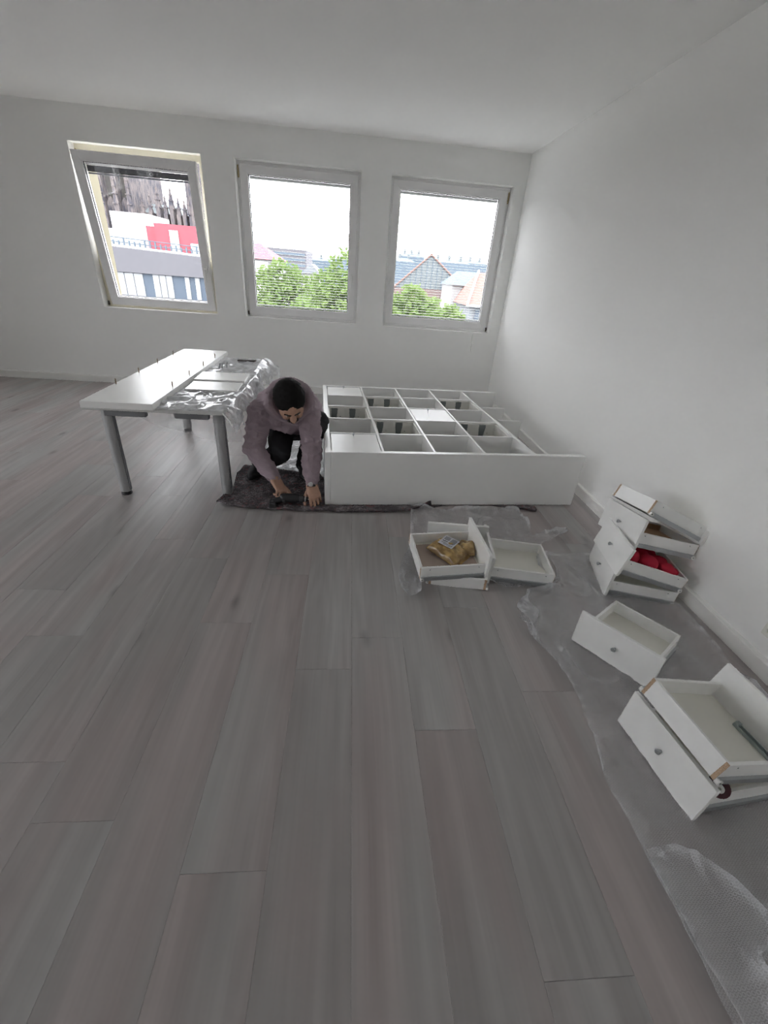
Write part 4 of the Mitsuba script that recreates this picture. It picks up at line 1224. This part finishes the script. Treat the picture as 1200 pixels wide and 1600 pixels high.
put('wall', pbox((-14.4, 80, GZ), (-7.4, 92, 3.68)), 'out_grey', gs)
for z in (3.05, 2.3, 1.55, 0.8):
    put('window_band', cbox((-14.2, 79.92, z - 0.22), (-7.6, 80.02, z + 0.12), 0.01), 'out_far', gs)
sh_ = thing('small_white_house', 'small white gabled house between the trees of the middle window', 'building')
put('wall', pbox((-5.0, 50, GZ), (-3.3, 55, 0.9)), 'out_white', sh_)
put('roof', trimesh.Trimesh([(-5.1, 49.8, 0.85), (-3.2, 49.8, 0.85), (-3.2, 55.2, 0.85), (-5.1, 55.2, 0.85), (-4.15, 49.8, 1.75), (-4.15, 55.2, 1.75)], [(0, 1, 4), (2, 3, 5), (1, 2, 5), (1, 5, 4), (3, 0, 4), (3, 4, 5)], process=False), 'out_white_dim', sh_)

# corner window: gabled grey building, tiled house, skyline
gb = thing('gabled_building', 'grey gabled building with a brick base, seen through the corner window', 'building')
GY = 60.0
gpts = [(5.0, -0.1), (14.5, 0.25), (9.5, 3.75)]
gm = trimesh.creation.extrude_polygon(Polygon([(5.2, 0.0), (14.3, 0.2), (9.5, 3.7)]), 14, engine='earcut')
Mg = np.eye(4)
Mg[:3, :3] = np.array([[1, 0, 0], [0, 0, 1], [0, 1, 0]], float)
Mg[1, 3] = GY
gm.apply_transform(Mg)
gm.invert()
for _m in (gm,):
    _m.vertices[:, 0] += 0.20 * (_m.vertices[:, 1] - GY)
put('gable', gm, 'out_zinc', gb)
put('wall', pbox((5.2, GY + 0.02, GZ), (14.3, GY + 14, 0.1)), 'out_brick', gb)
for k in range(13):
    x = 5.9 + 0.65 * k
    top = 3.7 * (x - 5.2) / 4.3 if x < 9.5 else 0.2 + 3.5 * (14.3 - x) / 4.8
    put('seam', pbox((x - 0.035, GY - 0.06, 0.05), (x + 0.035, GY, max(0.2, top - 0.05))), 'out_far', gb)
for (a, b) in (((5.0, -0.15), (9.5, 3.8)), ((14.6, 0.05), (9.5, 3.8))):
    put('verge', cyl((a[0], GY - 0.1, a[1]), (b[0], GY - 0.1, b[1]), 0.10, 8), 'out_rooftile', gb)
put('ridge', cyl((9.5, GY - 0.2, 3.8), (12.3, GY + 14, 3.8), 0.12, 8), 'out_rooftile', gb)
th = thing('tiled_house', 'house with an orange tiled roof at the right edge of the corner window', 'building')
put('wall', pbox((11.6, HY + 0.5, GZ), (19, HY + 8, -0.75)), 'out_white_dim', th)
put('roof', trimesh.Trimesh([(11.2, HY, -0.75), (19.4, HY, -0.75), (19.4, HY + 5, 2.2), (13.0, HY + 5, 2.2), (19.4, HY + 9, -0.75), (11.2, HY + 9, -0.75)], [(0, 1, 2), (0, 2, 3), (3, 2, 4), (3, 4, 5), (0, 3, 5)], process=False), 'out_rooftile', th)
put('gutter', cyl((11.0, HY - 0.1, -0.72), (19.4, HY - 0.1, -0.72), 0.10, 8), 'out_white', th)
put('verge', cyl((11.1, HY - 0.1, -0.6), (13.0, HY + 4.9, 2.35), 0.12, 8), 'out_white', th)
put('dormer_window', pbox((12.1, HY + 0.35, -1.9), (13.4, HY + 0.55, -1.0)), 'out_blue', th)
gr = thing('grey_roof_house', 'low house with a dark grey roof right of the gable in the corner window', 'building')
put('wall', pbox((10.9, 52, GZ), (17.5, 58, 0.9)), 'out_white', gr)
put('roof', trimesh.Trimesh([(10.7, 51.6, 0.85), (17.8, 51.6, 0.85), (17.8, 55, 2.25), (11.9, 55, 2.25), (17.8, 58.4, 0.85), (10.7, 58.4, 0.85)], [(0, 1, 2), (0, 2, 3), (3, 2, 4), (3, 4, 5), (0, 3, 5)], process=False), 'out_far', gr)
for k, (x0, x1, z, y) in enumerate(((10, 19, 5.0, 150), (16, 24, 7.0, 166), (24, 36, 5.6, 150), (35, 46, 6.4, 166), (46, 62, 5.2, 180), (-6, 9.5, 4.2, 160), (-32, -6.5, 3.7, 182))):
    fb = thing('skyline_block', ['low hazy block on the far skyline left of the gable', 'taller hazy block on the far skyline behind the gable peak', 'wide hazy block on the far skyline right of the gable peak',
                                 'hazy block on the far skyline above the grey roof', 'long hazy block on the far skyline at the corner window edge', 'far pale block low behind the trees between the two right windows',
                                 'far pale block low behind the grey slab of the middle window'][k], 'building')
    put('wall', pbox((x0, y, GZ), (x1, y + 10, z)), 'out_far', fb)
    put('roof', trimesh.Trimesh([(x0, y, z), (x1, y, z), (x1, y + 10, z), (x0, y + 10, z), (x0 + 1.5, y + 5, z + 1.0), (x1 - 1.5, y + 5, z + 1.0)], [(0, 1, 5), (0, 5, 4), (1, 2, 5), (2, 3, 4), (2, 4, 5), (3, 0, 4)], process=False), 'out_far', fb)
    for j in range(3):
        x = x0 + (x1 - x0) * (0.2 + 0.3 * j)
        put('chimney', pbox((x - 0.35, y + 3, z), (x + 0.35, y + 3.8, z + 1.9)), 'out_zinc', fb)


def tree(lab, x, y, top, blobs, n, leaf, seed, group=None):
    r = np.random.default_rng(seed)
    t = thing('tree', lab, 'tree', group)
    C = np.array([b[:3] for b in blobs], float) + [x, y, top]
    R = np.array([b[3] for b in blobs], float)
    w = R ** 2 / (R ** 2).sum()
    k = r.choice(len(R), n, p=w)
    d = r.normal(size=(n, 3))
    d /= np.linalg.norm(d, axis=1, keepdims=True)
    pos = C[k] + d * (R[k] * r.uniform(0.62, 1.06, n))[:, None]
    pos += 0.35 * (np.stack([nz(pos[:, 0] * 1.3, pos[:, 1] * 1.3, pos[:, 2] * 1.3, seed + q) for q in range(3)], 1) - 0.5)
    u = r.normal(size=(n, 3))
    u /= np.linalg.norm(u, axis=1, keepdims=True)
    v = np.cross(u, r.normal(size=(n, 3)))
    v /= np.linalg.norm(v, axis=1, keepdims=True)
    s = leaf * r.uniform(0.6, 1.3, n)[:, None]
    q = np.stack([pos - u * s, pos + v * s * 0.55, pos + u * s, pos - v * s * 0.55], 1)
    i = np.arange(n) * 4
    f = np.vstack([np.stack([i, i + 1, i + 2], 1), np.stack([i, i + 2, i + 3], 1)])
    key = put('foliage', trimesh.Trimesh(q.reshape(-1, 3), f, process=False), 'leaf', t)
    labels[key] = {'kind': 'stuff'}
    br = [cyl((x, y, GZ), (x, y, top - 3.0), 0.32, 10, 0.2)]
    for c, rr in zip(C[:6], R[:6]):
        br.append(cyl((x, y, top - 4.2), c, 0.14, 7, 0.04))
    put('trunk', cat(*br), 'bark', t)


tree('broad green tree at the left of the middle window', -4.0, 28, 1.75, [(0, 0, -1.1, 1.1), (-0.9, 0.3, -1.7, 1.2), (1.0, 0.2, -1.6, 1.0), (0.2, -0.6, -2.6, 1.5), (-1.2, 0, -3.2, 1.5), (1.5, 0, -3.0, 1.4), (0, 0, -4.4, 1.9)], 5200, 0.17, 1)
tree('tall green tree at the right of the middle window', -0.2, 25, 2.35, [(0, 0, -1.1, 1.15), (-0.9, 0.2, -1.9, 1.1), (0.9, 0.2, -1.5, 1.1), (-1.3, -0.4, -3.0, 1.3), (0.2, -0.6, -2.8, 1.6), (1.4, 0, -2.9, 1.4), (-0.4, 0, -4.4, 2.0)], 5600, 0.16, 2)
tree('green tree low in the middle window between the two taller ones', -2.2, 21, 0.1, [(0, 0, -0.8, 0.8), (-1.0, 0, -1.4, 1.0), (1.0, 0, -1.4, 1.0), (0, -0.3, -2.2, 1.3)], 3200, 0.14, 3)
tree('bright green tree in front of the gabled building', 2.62, 21, 1.11, [(0, 0, -0.75, 0.75), (-0.6, 0, -1.3, 0.8), (0.75, 0, -1.35, 0.8), (0.0, -0.4, -2.1, 1.2), (1.3, 0, -2.3, 1.0), (-1.2, 0, -2.2, 0.9)], 4600, 0.15, 4)
tree('bright green tree at the lower right of the corner window', 5.2, 24, 0.25, [(0, 0, -0.7, 0.7), (-0.8, 0, -1.1, 0.8), (0.8, 0, -1.4, 0.7), (0.0, -0.3, -2.0, 1.1), (1.3, 0, -2.2, 0.7)], 3600, 0.15, 5)
